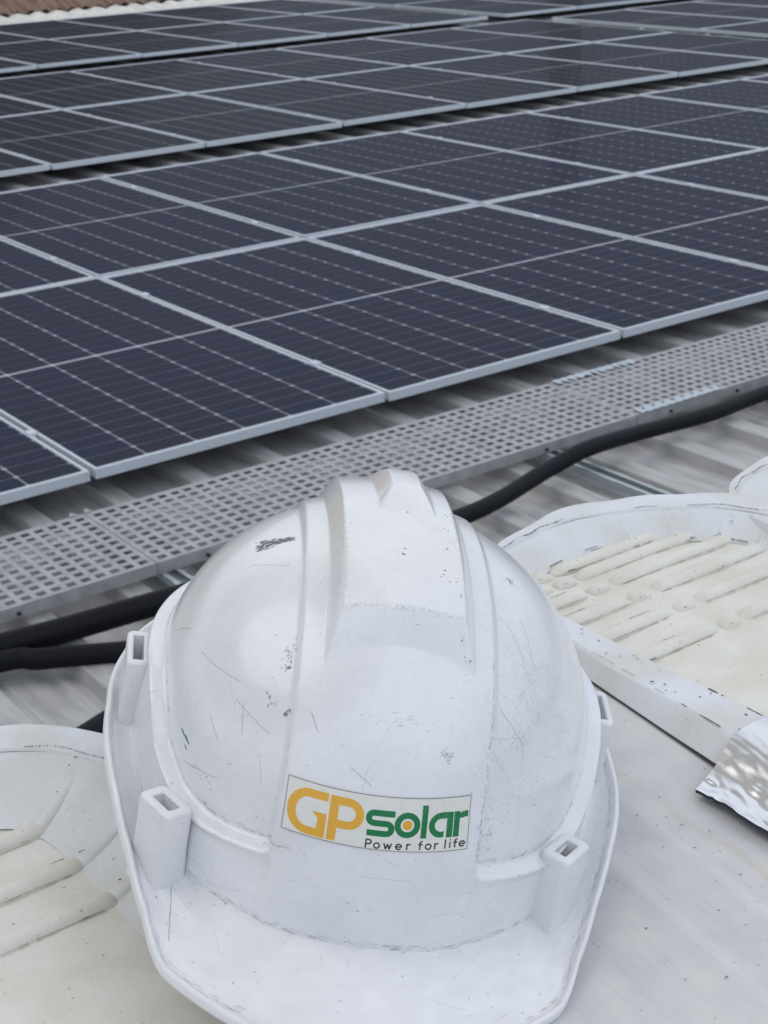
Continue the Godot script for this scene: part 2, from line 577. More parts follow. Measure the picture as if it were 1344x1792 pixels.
func solar_arrays() -> void:
	var near := make_panel(true)
	var far := make_panel(false)
	var ordinal := ["first", "second", "third", "fourth", "fifth", "sixth", "seventh", "eighth", "ninth", "tenth", "eleventh", "twelfth"]
	# array name, first panel, last panel, x offset, front edge z, row words
	var rows := [
		[near, -1, 4, 0.0, 0.0, "lower row of the nearest array"],
		[near, 0, 7, 0.0, -ROW, "upper row of the nearest array"],
		[far, 2, 9, -1.18, -5.22, "lower row of the middle array"],
		[far, 3, 9, -1.18, -5.22 - ROW, "upper row of the middle array"],
		[far, 4, 9, -1.167, -10.523, "lower row of the far array"],
		[far, 5, 9, -1.167, -10.523 - ROW, "upper row of the far array"],
		[far, 0, 2, 10.715, -5.22, "lower row of the middle array past the gap"],
		[far, 0, 2, 10.715, -5.22 - ROW, "upper row of the middle array past the gap"],
		[far, 0, 3, 10.64, -10.523, "lower row of the far array past the gap"],
		[far, 0, 2, 10.64, -10.523 - ROW, "upper row of the far array past the gap"],
	]
	for r: Array in rows:
		for i in range(r[1], r[2] + 1):
			var o: Node3D = r[0].duplicate()
			o.name = numbered("solar_panel")
			add_child(o)
			o.position = Vector3(i * PITCH + r[3] + 0.01, PANEL_Y + rng.randf_range(-0.0025, 0.0025), r[4] - 0.01)
			o.rotation = Vector3(rng.randf_range(-0.0012, 0.0012), 0, rng.randf_range(-0.0012, 0.0012))
			tag(o, "dark solar panel, %s, %s from left" % [r[5], ordinal[i - int(r[1])]], "solar panel", "solar panels on the roof")
	near.free()
	far.free()
	# the rails that carry them
	var k := 0
	for a: Array in [[-0.42, -1.3, 5.9, "nearest array"], [-1.84, -1.3, 5.9, "nearest array"], [-2.72, -0.15, 9.4, "nearest array"], [-4.14, -0.15, 9.4, "nearest array"], [-5.68, 1.0, 14.2, "middle array"], [-7.06, 1.0, 14.2, "middle array"], [-7.98, 2.15, 14.2, "middle array"], [-9.36, 2.15, 14.2, "middle array"], [-10.98, 3.3, 15.2, "far array"], [-12.3, 3.3, 15.2, "far array"], [-13.3, 4.45, 14.1, "far array"], [-14.6, 4.45, 14.1, "far array"]]:
		var st := begin()
		bx(st, Vector3(a[1], 0.0, -0.02), Vector3(a[2], 0.066, 0.02), 0.002)
		var rail := put("mounting_rail", st.commit(), M.rail)
		rail.position = Vector3(0, 0.0475, a[0])
		tag(rail, "long aluminium mounting rail under the %s, %s from its front edge" % [a[3], ordinal[k % 4]], "rail", "rails under the solar panels")
		k += 1

# ---------------------------------------------------------------- perforated walkway
func walkway() -> void:
	var y := 0.10
	var z0 := 0.185
	var z1 := 0.650
	var nx := 42
	var nz := 10
	var length := 1.87
	var px := (length - 0.016) / nx
	var pz := (z1 - z0 - 0.020) / nz
	var st := begin()
	var hx := px * 0.305
	var hz := pz * 0.285
	var t := 0.004
	bx(st, Vector3(0, y - t, z0), Vector3(length - 0.003, y, z0 + 0.010))
	bx(st, Vector3(0, y - t, z1 - 0.010), Vector3(length - 0.003, y, z1))
	bx(st, Vector3(0, y - t, z0 + 0.0101), Vector3(0.008, y, z1 - 0.0101))
	bx(st, Vector3(length - 0.011, y - t, z0 + 0.0101), Vector3(length - 0.003, y, z1 - 0.0101))
	for i in nx:
		for j in nz:
			var c := Vector3(0.008 + (i + 0.5) * px, y, z0 + 0.010 + (j + 0.5) * pz)
			var o: Array[Vector3] = []
			var q: Array[Vector3] = []
			for k: Array in [[-1, -1], [1, -1], [1, 1], [-1, 1]]:
				o.append(c + Vector3(k[0] * px * 0.5, 0, k[1] * pz * 0.5))
				q.append(c + Vector3(k[0] * hx, -0.0008, k[1] * hz))
			for k in 4:
				var k2 := (k + 1) % 4
				quad(st, o[k], o[k2], q[k2], q[k], Vector3.UP)
				quad(st, q[k], q[k2], q[k2] + Vector3(0, -t, 0), q[k] + Vector3(0, -t, 0), c - (q[k] + q[k2]) * 0.5)
				quad(st, o[k] - Vector3(0, t, 0), o[k2] - Vector3(0, t, 0), q[k2] - Vector3(0, t, 0), q[k] - Vector3(0, t, 0), Vector3.DOWN)
	var deck := st.commit()
	st = begin()
	bx(st, Vector3(0, y - 0.036, z1 - 0.0035), Vector3(length - 0.003, y - t - 0.0002, z1 - 0.0003))
	bx(st, Vector3(0, y - 0.036, z0 + 0.0003), Vector3(length - 0.003, y - t - 0.0002, z0 + 0.0035))
	var flange := st.commit()
	st = begin()
	var cy := CylinderMesh.new()
	cy.top_radius = 0.006; cy.bottom_radius = 0.006; cy.height = 0.008; cy.radial_segments = 6
	var starts := [-2.0, -0.13, 1.74, 3.61]
	var words := ["grey perforated walkway section leaving the picture at the left", "grey perforated walkway section behind the helmet, in the middle of the run", "grey perforated walkway section with pale blue film left on its edges", "grey perforated walkway section farthest along to the right"]
	for s in 4:
		var w := thing("walkway_section", words[s], "walkway", Vector3(starts[s], 0.0, 0.0), "perforated walkway along the panels")
		put("grating", deck, M.grate, w)
		put("flange", flange, M.grate, w)
		for bxx: float in [0.16, 0.50, 1.45]:
			var b := put("bolt", cy, M.bolt, w)
			b.position = Vector3(bxx, y - 0.022, z1 + 0.003)
			b.rotation.x = PI / 2
		if s == 2:
			for e in 2:
				var rag := PackedVector3Array()
				var n := 40
				for j in 3:
					for i in n + 1:
						var x := 0.02 + 0.40 * i / n
						var zz: float = (z0 - 0.004 + j * (0.020 + 0.010 * sin(i * 1.7) + 0.006 * sin(i * 4.1))) if e == 0 else (z1 + 0.003 - j * (0.020 + 0.008 * sin(i * 1.3) + 0.006 * sin(i * 3.7)))
						rag.append(Vector3(x, y + 0.0025 + 0.003 * absf(sin(i * 2.3 + j)), zz))
				put("protective_film", sheet(rag, n + 1, 3, e == 1), M.film, w)
		if s == 1:
			var torn := begin()
			for k: Array in [[-0.050, 0.030, 0.006], [0.0, 0.026, 0.009]]:
				var a := Vector3(k[0], y + 0.003, z0 + 0.004)
				var b := a + Vector3(k[1], 0.0015, 0.002)
				var c := a + Vector3(k[1] * 0.35, k[2], -0.020)
				tri(torn, a, b, c, Vector3.UP)
				tri(torn, a + Vector3(0.0008, -0.001, 0.0004), b + Vector3(0, -0.001, 0), c + Vector3(0.001, -0.001, 0.001), Vector3.DOWN)
			put("torn_film", torn.commit(), M.grate, w)

	# strut channels across the ribs, under the walkway
	st = begin()
	for p: Array in [[0.0, 0.0, 0.066, 0.005], [0.0, 0.0, 0.003, 0.044], [0.063, 0.0, 0.066, 0.044], [0.0, 0.040, 0.018, 0.044], [0.050, 0.040, 0.066, 0.044]]:
		bx(st, Vector3(p[0], p[1] * 0.5, 0.10), Vector3(p[2], p[3] * 0.5, 1.75), 0.0004)
	var strut := st.commit()
	var sw := ["galvanised strut channel crossing under the walkway at the left, beside the helmet", "galvanised strut channel running from the walkway to the right-hand white tray", "galvanised strut channel under the walkway at the far right"]
	var sx := [-0.125, 1.315, 2.77]
	for k in 3:
		var o := put("strut_channel", strut, M.strut)
		o.position = Vector3(sx[k], 0.0405, 0)
		tag(o, sw[k], "strut", "strut channels under the walkway")

# ---------------------------------------------------------------- cables
func cables() -> void:
	var skin := func(s: float) -> float: return lerpf(0.0350, 0.0270, ss(2.4, 3.9, s)) + 0.00015 * sin(s * 190.0) + 0.0006 * sin(s * 9.0)
	var p := smooth_curve([Vector3(-3.0, 0.08, 0.55), Vector3(-1.6, 0.075, 0.66), Vector3(-0.664, 0.075, 0.795), Vector3(-0.2, 0.09, 0.862), Vector3(0.3, 0.085, 0.905), Vector3(0.786, 0.080, 0.91), Vector3(1.162, 0.098, 0.83), Vector3(1.36, 0.112, 0.80), Vector3(1.60, 0.098, 0.775), Vector3(1.977, 0.082, 0.77), Vector3(2.307, 0.075, 0.735), Vector3(3.2, 0.07, 0.72), Vector3(5.5, 0.07, 0.75)], 90)
	tag(put("cable", tube(p, skin), M.cable), "thick black cable lying along the walkway edge across the whole roof", "cable")
	p = smooth_curve([Vector3(-3.0, 0.06, 0.72), Vector3(-1.6, 0.06, 0.74), Vector3(-0.75, 0.062, 0.835), Vector3(-0.60, 0.060, 0.895), Vector3(-0.415, 0.060, 1.00), Vector3(-0.30, 0.062, 1.06), Vector3(-0.22, 0.066, 1.14), Vector3(-0.26, 0.066, 1.21), Vector3(-0.42, 0.064, 1.245), Vector3(-0.632, 0.064, 1.30), Vector3(-0.9, 0.064, 1.42), Vector3(-1.3, 0.064, 1.7)], 50)
	tag(put("cable", tube(p, func(_s: float) -> float: return 0.028), M.cable), "second black cable parting from the thick one behind the left of the helmet", "cable")

# ---------------------------------------------------------------- hood, trays, flashing, foil
const BASE := [[0.086, 0.40], [0.087, 0.15], [0.087, 0.107], [0.0845, 0.067], [0.0735, 0.041], [0.051, 0.0235], [0.027, 0.010], [0.0, 0.0], [-0.034, 0.002], [-0.0585, 0.0145], [-0.073, 0.039], [-0.076, 0.107], [-0.076, 0.40]]

func ss(a: float, b: float, x: float) -> float:
	var t := clampf((x - a) / (b - a), 0.0, 1.0)
	return t * t * (3.0 - 2.0 * t)

func hood() -> void:
	var root := thing("sheet_metal_hood", "white painted sheet metal hood the helmet rests on", "roof hood", Vector3(-1.5, 0, 3.9))
	var st := begin()
	bx(st, Vector3(-0.74, 0.0, -0.26), Vector3(0.74, SHEET_Y - 0.012, 0.7), 0.004)
	put("body", st.commit(), M.paint, root)
	# top sheet with soft pressed ridges that run along z
	var pts := PackedVector3Array()
	var uvs := PackedVector2Array()
	var nu := 260
	var nv := 60
	for j in nv + 1:
		for i in nu + 1:
			var x := lerpf(-0.75, 0.75, float(i) / nu)
			var z := lerpf(-0.302, 0.70, float(j) / nv)
			var wx := x - 1.5
			var wz := z + 3.9
			var l1 := wx + 1.4895 + (3.916 - wz) * -0.157
			var l2 := wx + 1.452 + (3.916 - wz) * -0.13
			var h := 0.0024 * exp(-l1 * l1 / 1.6e-5) + 0.0016 * exp(-l2 * l2 / 1.4e-5) + 0.0006 * sin(wx * 31.0 + 1.0) * sin(wz * 19.0)
			pts.append(Vector3(x, SHEET_Y - 0.0006 + h, z))
			uvs.append(Vector2((wx + 1.72) / 0.6, (wz - 3.58) / 0.6))
	put("top_sheet", sheet(pts, nu + 1, nv + 1, false, uvs), M.sheet, root)

	tray(Vector3(-1.2508, SHEET_Y, 3.565), "white ribbed metal tray with worn rim at the right, beyond the flashing", 0.6, true, [[0.0095, -0.055], [0.024, -0.047], [0.0435, -0.037], [0.067, -0.025], [0.0937, -0.0145], [0.1254, -0.010]], 0.0, 0.0225, 0.013)
	tray(Vector3(-1.7328, SHEET_Y, 3.568), "white ribbed metal tray with dented rim at the left, partly under the helmet", 0.2, false, [[0.026, -0.01], [0.062, -0.01], [0.099, -0.01], [0.132, -0.01]], 0.021, 0.0435, 0.0150)
	tray(Vector3(-1.052, SHEET_Y - 0.005, 3.578), "white ribbed metal tray at the right edge, behind the nearer tray", 0.4, false, [[0.024, -0.01], [0.058, -0.01], [0.092, -0.01], [0.126, -0.01]], 0.008, 0.030, 0.013)

	# the flashing: a folded strip, its top sloping a little, standing on the sheet
	var fl := thing("flashing_strip", "long white folded metal flashing with flaking edges beside the helmet", "flashing", Vector3(-1.349, SHEET_Y, 3.58))
	st = begin()
	# [x at the far end, how x shifts per metre, height]
	var sec := [[0.0115, 0.01, 0.0], [0.0115, 0.01, 0.0085], [0.0105, 0.01, 0.0092], [-0.0025, -0.060, 0.0112], [-0.0036, -0.064, 0.0109], [-0.0044, -0.067, 0.0102], [-0.0062, -0.115, 0.0014], [-0.0058, -0.115, 0.0004]]
	var grid := PackedVector3Array()
	for j in sec.size():
		for i in 61:
			var z := i * 0.01
			var s: Array = sec[j]
			grid.append(Vector3(s[0] + s[1] * z + 0.0005 * sin(z * 40.0), s[2] + 0.0004 * sin(z * 65.0 + j), z))
	var fm := flat_sheet(grid, 61, sec.size(), Vector3.UP)
	put("folded_strip", fm, M.paint, fl)
	var gap_shade := begin()  # dark strip added to stand for the shadow gap under the flashing
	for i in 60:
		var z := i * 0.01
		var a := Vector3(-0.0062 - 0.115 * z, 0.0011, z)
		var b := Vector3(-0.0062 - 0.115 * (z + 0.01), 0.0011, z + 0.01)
		quad(gap_shade, a + Vector3(0.001, 0, 0), b + Vector3(0.001, 0, 0), b - Vector3(0.0009, 0.0004, 0), a - Vector3(0.0009, 0.0004, 0), Vector3.UP)
	put("gap_shade_strip", gap_shade.commit(), M.foil_edge, fl)
	var wear := begin()
	var r := RandomNumberGenerator.new()
	r.seed = 77
	for e in 2:
		var z := 0.0
		while z < 0.5:
			var l := r.randf_range(0.002, 0.02)
			if r.randf() < 0.6:
				flake(wear, Vector3(0.0107 + 0.01 * z if e == 0 else -0.0026 - 0.06 * z, 0.0097 if e == 0 else 0.0117, z), Vector3((0.01 if e == 0 else -0.06) * l, 0, l), r.randf_range(0.0003, 0.0008) * (0.6 if e == 1 else 1.0), r)
			z += l + r.randf_range(0.0, 0.016)
	for k in 22:
		var u := r.randf()
		var z := r.randf_range(0.03, 0.3)
		flake(wear, Vector3(lerpf(0.009, -0.0015 - 0.05 * z, u), lerpf(0.0097, 0.0115, u) + 0.0003, z), Vector3(0.001, 0.0, 0.001).rotated(Vector3.UP, r.randf() * TAU) * r.randf_range(0.5, 1.6), r.randf_range(0.0003, 0.0007), r)
	kind(put("worn_paint", wear.commit(), M.chip, fl), "stuff")

	foil()

func flat_sheet(p: PackedVector3Array, nu: int, nv: int, out: Vector3) -> ArrayMesh:
	var st := begin()
	for j in nv - 1:
		for i in nu - 1:
			quad(st, p[j * nu + i], p[j * nu + i + 1], p[(j + 1) * nu + i + 1], p[(j + 1) * nu + i], out + Vector3(-0.35, 0, 0.02))
	return st.commit()

# a thin dark flake of missing paint, lying on a surface
func flake(st: SurfaceTool, at: Vector3, along: Vector3, half: float, r: RandomNumberGenerator) -> void:
	var side := along.cross(Vector3.UP).normalized()
	var n := 3
	for k in n:
		var a := at + along * (float(k) / n)
		var b := at + along * (float(k + 1) / n)
		var w0 := half * r.randf_range(0.4, 1.2)
		var w1 := half * r.randf_range(0.4, 1.2)
		quad(st, a - side * w0, b - side * w1, b + side * w1, a + side * w0, Vector3.UP)

func tray(at: Vector3, label: String, dirt: float, covered: bool, rows: Array, inset: float, wide: float, tall: float) -> void:
	var root := thing("ribbed_tray", label, "metal tray", at, "ribbed metal trays on the hood")
	var ctl: Array = []
	for b: Array in BASE:
		ctl.append(Vector3(b[0], 0, b[1]))
	if covered:   # its left side runs straight on under the flashing
		ctl = ctl.slice(0, 8) + [Vector3(-0.034, 0, 0.003), Vector3(-0.062, 0, 0.0105), Vector3(-0.080, 0, 0.026), Vector3(-0.088, 0, 0.055), Vector3(-0.088, 0, 0.107), Vector3(-0.088, 0, 0.40)]
	var c := smooth_curve(ctl, 24)
	var n := c.size()
	var r := RandomNumberGenerator.new()
	r.seed = int(dirt * 100.0) + 5
	var out: Array[Vector3] = []
	var len: Array[float] = []
	var acc := 0.0
	for i in n:
		var t := (c[mini(i + 1, n - 1)] - c[maxi(i - 1, 0)]).normalized()
		out.append(Vector3(-t.z, 0, t.x) * -1.0)
		len.append(acc)
		if i + 1 < n: acc += c[i].distance_to(c[i + 1])
	# which side is outward: away from the middle of the tray
	for i in n:
		if out[i].dot(c[i] - Vector3(0, 0, 0.2)) < 0.0: out[i] = -out[i]
		c[i] -= out[i] * inset * (1.0 - ss(0.16, 0.24, c[i].z))
	# floor: spokes from the spine to the base curve
	var fl := PackedVector3Array()
	for j in 9:
		for i in n:
			var s := Vector3(0, 0, maxf(c[i].z, 0.06))
			var p := s.lerp(c[i], j / 8.0)
			p.y = 0.0026 + 0.0005 * sin(p.x * 60.0 + p.z * 33.0) - 0.0004 * (j / 8.0)
			fl.append(p)
	put("floor", sheet(fl, n, 9, floor_flip(fl, n)), M.cream, root)
	# wall and rim
	var wall := PackedVector3Array()
	var rim := PackedVector3Array()
	var nw := 12
	for j in nw + 1:
		for i in n:
			var f := (ss(-0.087, -0.052, c[i].x) if covered else 1.0) * (1.0 - ss(0.12, 0.20, c[i].z))
			var t := float(j) / nw
			var ph := fposmod(len[i] - 0.010 + 0.006 * t, 0.033) / 0.033
			var crimp := exp(-pow((ph - 0.5) / 0.075, 2.0)) - 0.5 * exp(-pow((ph - 0.62) / 0.05, 2.0))
			var off := -0.0012 + (wide + 0.0017) * t * (0.25 + 0.75 * f)
			var h := 0.0024 + tall * (0.46 * t + 0.54 * ss(0.0, 1.0, 0.08 + t * 0.92)) * f
			h += 0.0006 * crimp * sin(PI * minf(t + 0.12, 1.0)) * f
			wall.append(c[i] + out[i] * off + Vector3(0, h, 0))
	for j in 9:
		for i in n:
			var f := (ss(-0.087, -0.052, c[i].x) if covered else 1.0) * (1.0 - ss(0.12, 0.20, c[i].z))
			var w := lerpf(0.004, 0.017, ss(-0.05, 0.06, c[i].x)) * (0.3 + 0.7 * f)
			var prof: Array = [[0.0, 0.0], [0.0006, 0.0012], [0.0022, 0.0018], [0.0022 + w * 0.5, 0.0034], [0.0022 + w * 0.9, 0.0042], [0.0022 + w, 0.0036], [0.003 + w, 0.0015], [0.003 + w, -0.006], [0.003 + w, -0.026]]
			var d: Array = prof[j]
			var top := 0.0024 + tall * f
			var o2 := 0.0005 + wide * (0.25 + 0.75 * f)
			var dent := 0.0012 * sin(len[i] * 95.0) * sin(len[i] * 41.0 + dirt * 9.0) * (1.0 if j > 2 and j < 6 else 0.3)
			rim.append(c[i] + out[i] * (o2 + d[0]) + Vector3(0, top + d[1] * (0.25 + 0.75 * f) + dent * f, 0))
	put("wall", sheet(wall, n, nw + 1, floor_flip(wall, n)), M.paint, root)
	put("rim", sheet(rim, n, 9, floor_flip(rim, n)), M.paint, root)
	# pressed ribs in two runs with a crimp pillow between, every 34 mm
	var wear := begin()
	var rust := begin()  # rust flakes, with a painted shade line along each rib foot
	for row: Array in rows:
		var z: float = row[0]
		var mid: float = row[1]
		var reach := 0.0
		for i in n:
			if c[i].x > 0.0 and absf(c[i].z - (z + 0.004)) < 0.006: reach = maxf(reach, c[i].x)
		if reach < 0.02: continue
		var left := 0.0
		for i in n:
			if c[i].x < 0.0 and absf(c[i].z - (z + 0.004)) < 0.006: left = minf(left, c[i].x)
		for run: Array in [[mid + 0.0115, reach + 0.004], [minf(left, mid - 0.016), mid - 0.0105]]:
			put("rib", bump(run[0], run[1], 0.0058, 0.0046), M.cream, root).position = Vector3(0, 0.0024, z)
			if run[0] > mid:   # it runs on up the wall as a narrowing crimp
				var bi := -1
				for i in n:
					if c[i].x > 0.0 and c[i].z < 0.3 and (bi < 0 or absf(c[i].z - z) < absf(c[bi].z - z)): bi = i
				var climb: Array[Vector3] = []
				for q in 13:
					var t := lerpf(-0.12, 0.93, q / 12.0)
					var tt := maxf(t, 0.0)
					climb.append(c[bi] + out[bi] * (0.0005 + wide * t) + Vector3(0, 0.0022 + tall * (0.46 * tt + 0.54 * ss(0.0, 1.0, 0.08 + tt * 0.92)) * minf(1.0, tt * 8.0 + 0.0), -0.010 * tt * tt))
				put("rib_end", ridge(climb, 0.0056, 0.0040), M.paint, root)
				for q in 3:
					var p := climb[r.randi_range(2, 11)]
					flake(wear, p + Vector3(r.randf_range(-0.003, 0.003), 0.0042, r.randf_range(-0.003, 0.003)), Vector3(r.randf_range(0.0006, 0.002), 0, 0), r.randf_range(0.0003, 0.0007), r)
			var fx: float = run[0] + 0.003
			while fx < run[1] - 0.012:  # unbroken brown line painted as shade along the near foot
				flake(rust, Vector3(fx, 0.0034, z + 0.0058), Vector3(0.0042, 0, 0), r.randf_range(0.0, 0.00042), r)
				fx += 0.004
			for q in 2:   # dirt and rust that gathers on the near foot of the rib
				var x := r.randf_range(run[0], run[1] - 0.006)
				if r.randf() < 0.75:
					flake(rust, Vector3(x, 0.0037, z + 0.0060), Vector3(r.randf_range(0.004, 0.014), 0, 0), r.randf_range(0.00015, 0.0004), r)
				if r.randf() < dirt * 0.25:
					flake(wear, Vector3(x, 0.0041, z + 0.0057), Vector3(r.randf_range(0.002, 0.008), 0, 0), r.randf_range(0.0001, 0.0004), r)
			if r.randf() < dirt + 0.2:
				flake(wear, Vector3(r.randf_range(run[0], run[1] - 0.012), 0.0064, z - 0.0034), Vector3(r.randf_range(0.006, 0.018), 0, 0), 0.0003, r)
		put("crimp", bump(-0.0078, 0.0078, 0.0058, 0.0050), M.cream, root).position = Vector3(mid, 0.0024, z + 0.001)
		flake(wear, Vector3(mid - 0.004, 0.0050, z + 0.0050), Vector3(0.005, 0, 0), 0.0003, r)
	# chipped edges of rim and wall foot
	for i in range(20, n - 20):
		var f := (ss(-0.087, -0.052, c[i].x) if covered else 1.0) * (1.0 - ss(0.12, 0.20, c[i].z))
		if f < 0.5: continue
		var d := c[mini(i + 1, n - 1)] - c[i]
		var noise := sin(len[i] * 130.0 + dirt * 30.0) + sin(len[i] * 57.0)
		if noise > -0.25:
			flake(wear, c[i] + out[i] * (wide + 0.0005 + 0.0022 + 0.0008 * sin(len[i] * 300.0)) + Vector3(0, 0.0024 + tall * f + 0.0022, 0), d * 1.25, r.randf_range(0.0001, 0.0006), r)
		var ph := fposmod(len[i] - 0.010, 0.033) / 0.033
		if ph < 0.42 and ph > 0.05 and dirt > 0.3:
			flake(wear, c[i] + out[i] * 0.0006 + Vector3(0, 0.0045, 0), d * 1.2, r.randf_range(0.0003, 0.0007), r)
	kind(put("worn_paint", wear.commit(), M.chip, root), "stuff")
	kind(put("rust_and_foot_shade", rust.commit(), M.rust_and_shade, root), "stuff")

func floor_flip(p: PackedVector3Array, nu: int) -> bool:
	# front side up: test one cell well inside the sheet
	var rows := p.size() / nu
	var j := rows / 3
	var i := nu / 2
	var a := p[j * nu + i]
	var n := (p[(j + 1) * nu + i + 1] - a).cross(p[j * nu + i + 1] - p[(j + 1) * nu + i])
	return n.y < 0.0

# a long rounded bump along x, from x0 to x1
func bump(x0: float, x1: float, half: float, h: float) -> ArrayMesh:
	var pts := PackedVector3Array()
	var nl := 22
	var nc := 13
	for j in nl + 1:
		var t := float(j) / nl
		var e := minf(t, 1.0 - t) * (x1 - x0) / 0.011
		var k := 1.0 if e >= 1.0 else sqrt(maxf(0.0, 1.0 - (1.0 - e) * (1.0 - e)))
		for i in nc:
			var a := PI * i / (nc - 1)
			var y := h * k * pow(sin(a), 0.95)
			pts.append(Vector3(lerpf(x0, x1, t), y - 0.0004, -cos(a) * half * (0.55 + 0.45 * k)))
	return sheet(pts, nc, nl + 1, floor_flip(pts, nc))

# a ridge along a path, narrowing to its end
func ridge(path: Array[Vector3], half: float, h: float) -> ArrayMesh:
	var pts := PackedVector3Array()
	var n := path.size()
	for j in n:
		var t := float(j) / (n - 1)
		var d := (path[mini(j + 1, n - 1)] - path[maxi(j - 1, 0)]).normalized()
		var side := d.cross(Vector3.UP).normalized()
		var up := side.cross(d).normalized()
		var k := minf(1.0, t * 5.0 + 0.15) * (1.0 - 0.75 * t)
		for i in 11:
			var a := PI * i / 10.0
			pts.append(path[j] + side * (cos(a) * half * (1.0 - 0.45 * t)) + up * (h * k * pow(sin(a), 1.2) - 0.0005))
	return sheet(pts, 11, n, floor_flip(pts, 11))

func foil() -> void:
	var root := thing("foil_tape", "wrinkled silver foil tape patch stuck over the white flashing", "tape", Vector3(-1.33, SHEET_Y, 3.74))
	# cross-section from the far side of the flashing, over it and down onto the sheet
	var sec := [Vector3(0.034, 0.0035, 0.050), Vector3(0.004, 0.0050, 0.048), Vector3(-0.004, 0.0125, 0.048), Vector3(-0.0117, 0.0145, 0.050), Vector3(-0.027, 0.0160, 0.0508), Vector3(-0.037, 0.0158, 0.0512), Vector3(-0.0445, 0.0128, 0.053), Vector3(-0.056, 0.0082, 0.0567), Vector3(-0.068, 0.0050, 0.060), Vector3(-0.0776, 0.0042, 0.063)]
	var curve := smooth_curve(sec, 9)
	var pts := PackedVector3Array()
	var low := PackedVector3Array()
	var n := FastNoiseLite.new()
	n.seed = 9
	n.frequency = 26.0
	n.fractal_octaves = 3
	var nw := 90
	for j in curve.size():
		for i in nw + 1:
			var z := 0.15 * i / nw
			var p := curve[j] + Vector3(0, 0, z)
			var t := float(j) / curve.size()
			var crumple := ss(0.55, 0.95, t)
			var crease := absf(n.get_noise_2d(p.x * 3.4 + p.z * 0.9, p.z * 1.1))
			var fold := absf(sin(p.z * 95.0 + p.x * 130.0 + 2.0 * n.get_noise_2d(p.z * 2.0, p.x)))
			p.y += (0.0003 + 0.0013 * crumple) * crease + (0.0001 + 0.0009 * crumple) * pow(1.0 - fold, 5.0)
			p.y += 0.0007 * sin(t * 19.0 + p.z * 7.0) * (1.0 - crumple) * ss(0.1, 0.4, t) + 0.0016 * ss(0.88, 1.0, t) * absf(sin(i * 0.09))
			p.x += 0.0008 * sin(i * 0.21) * ss(0.8, 1.0, t)
			pts.append(p)
			low.append(p - Vector3(0, 0.0018, 0))
	put("foil", sheet(pts, nw + 1, curve.size(), floor_flip(pts, nw + 1)), M.foil, root)
	put("backing", sheet(low, nw + 1, curve.size(), not floor_flip(low, nw + 1)), M.foil_edge, root)
	# the thick dark edges
	var st := begin()
	var last := (curve.size() - 1) * (nw + 1)
	for i in nw:
		quad(st, pts[last + i], pts[last + i + 1], low[last + i + 1], low[last + i], Vector3(-1, 0, 0.5))
	for j in curve.size() - 1:
		quad(st, pts[j * (nw + 1)], pts[(j + 1) * (nw + 1)], low[(j + 1) * (nw + 1)], low[j * (nw + 1)], Vector3(-0.5, 0, -1))
	put("edge", st.commit(), M.foil_edge, root)

# ---------------------------------------------------------------- the helmet
const HA := 0.1002
const HB := 0.1186
const HH := 0.1259
const YB := [[0.0, 0.004], [30.0, 0.002], [45.0, 0.003], [60.0, 0.010], [70.0, 0.018], [80.0, 0.0245], [90.0, 0.0275], [135.0, 0.024], [180.0, 0.018]]
const YBELT := [[0.0, 0.036], [22.0, 0.0352], [34.0, 0.032], [42.0, 0.0305], [52.0, 0.033], [62.0, 0.042], [69.0, 0.053], [77.0, 0.060], [90.0, 0.062], [135.0, 0.058], [180.0, 0.052]]
const BRIM := [[0.0, -0.0165, 0.1665], [0.030, -0.0158, 0.1615], [0.050, -0.014, 0.1525], [0.067, -0.0113, 0.1430], [0.0795, -0.0080, 0.1335], [0.0885, -0.001, 0.1125], [0.098, 0.0085, 0.088], [0.1067, 0.0175, 0.064], [0.1130, 0.0238, 0.042], [0.1160, 0.0268, 0.020], [0.1167, 0.0275, 0.003], [0.1140, 0.0260, -0.040], [0.100, 0.024, -0.085], [0.055, 0.020, -0.125], [0.0, 0.018, -0.137]]

func table(t: Array, deg: float) -> float:
	var n := t.size()
	for i in n - 1:
		if deg <= t[i + 1][0]:
			var k: float = (deg - t[i][0]) / (t[i + 1][0] - t[i][0])
			var a: float = t[maxi(i - 1, 0)][1]
			var d: float = t[mini(i + 2, n - 1)][1]
			return lerpf(cubic_interpolate(t[i][1], t[i + 1][1], a, d, k), lerpf(t[i][1], t[i + 1][1], k), 0.4)
	return t[n - 1][1]

func dome_c(y: float) -> float:
	if y <= 0.0: return 1.0
	var s := pow(minf(y / HH, 1.0), 1.0 / 0.62)
	return pow(maxf(0.0, 1.0 - s * s), 0.9585 * 0.5)

# the shell's surface at a turn and height, with its mouldings pressed out
func shell_point(th: float, y: float, ybelt: float, lift := 0.0) -> Vector3:
	var c := dome_c(y)
	var sx := sin(th)
	var cz := cos(th)
	var p := Vector3(HA * c * sx, y, HB * c * cz)
	var slope := 0.0
	if y > 0.0:
		var e := 0.0008
		slope = minf((dome_c(y - e) - dome_c(minf(y + e, HH))) / (minf(y + e, HH) - y + e) * 0.11, 60.0)
	var n := Vector3(sx / HA * 0.11, slope, cz / HB * 0.11).normalized()
	return p + n * (mould(p, y, cz > 0.0, ybelt) + lift)

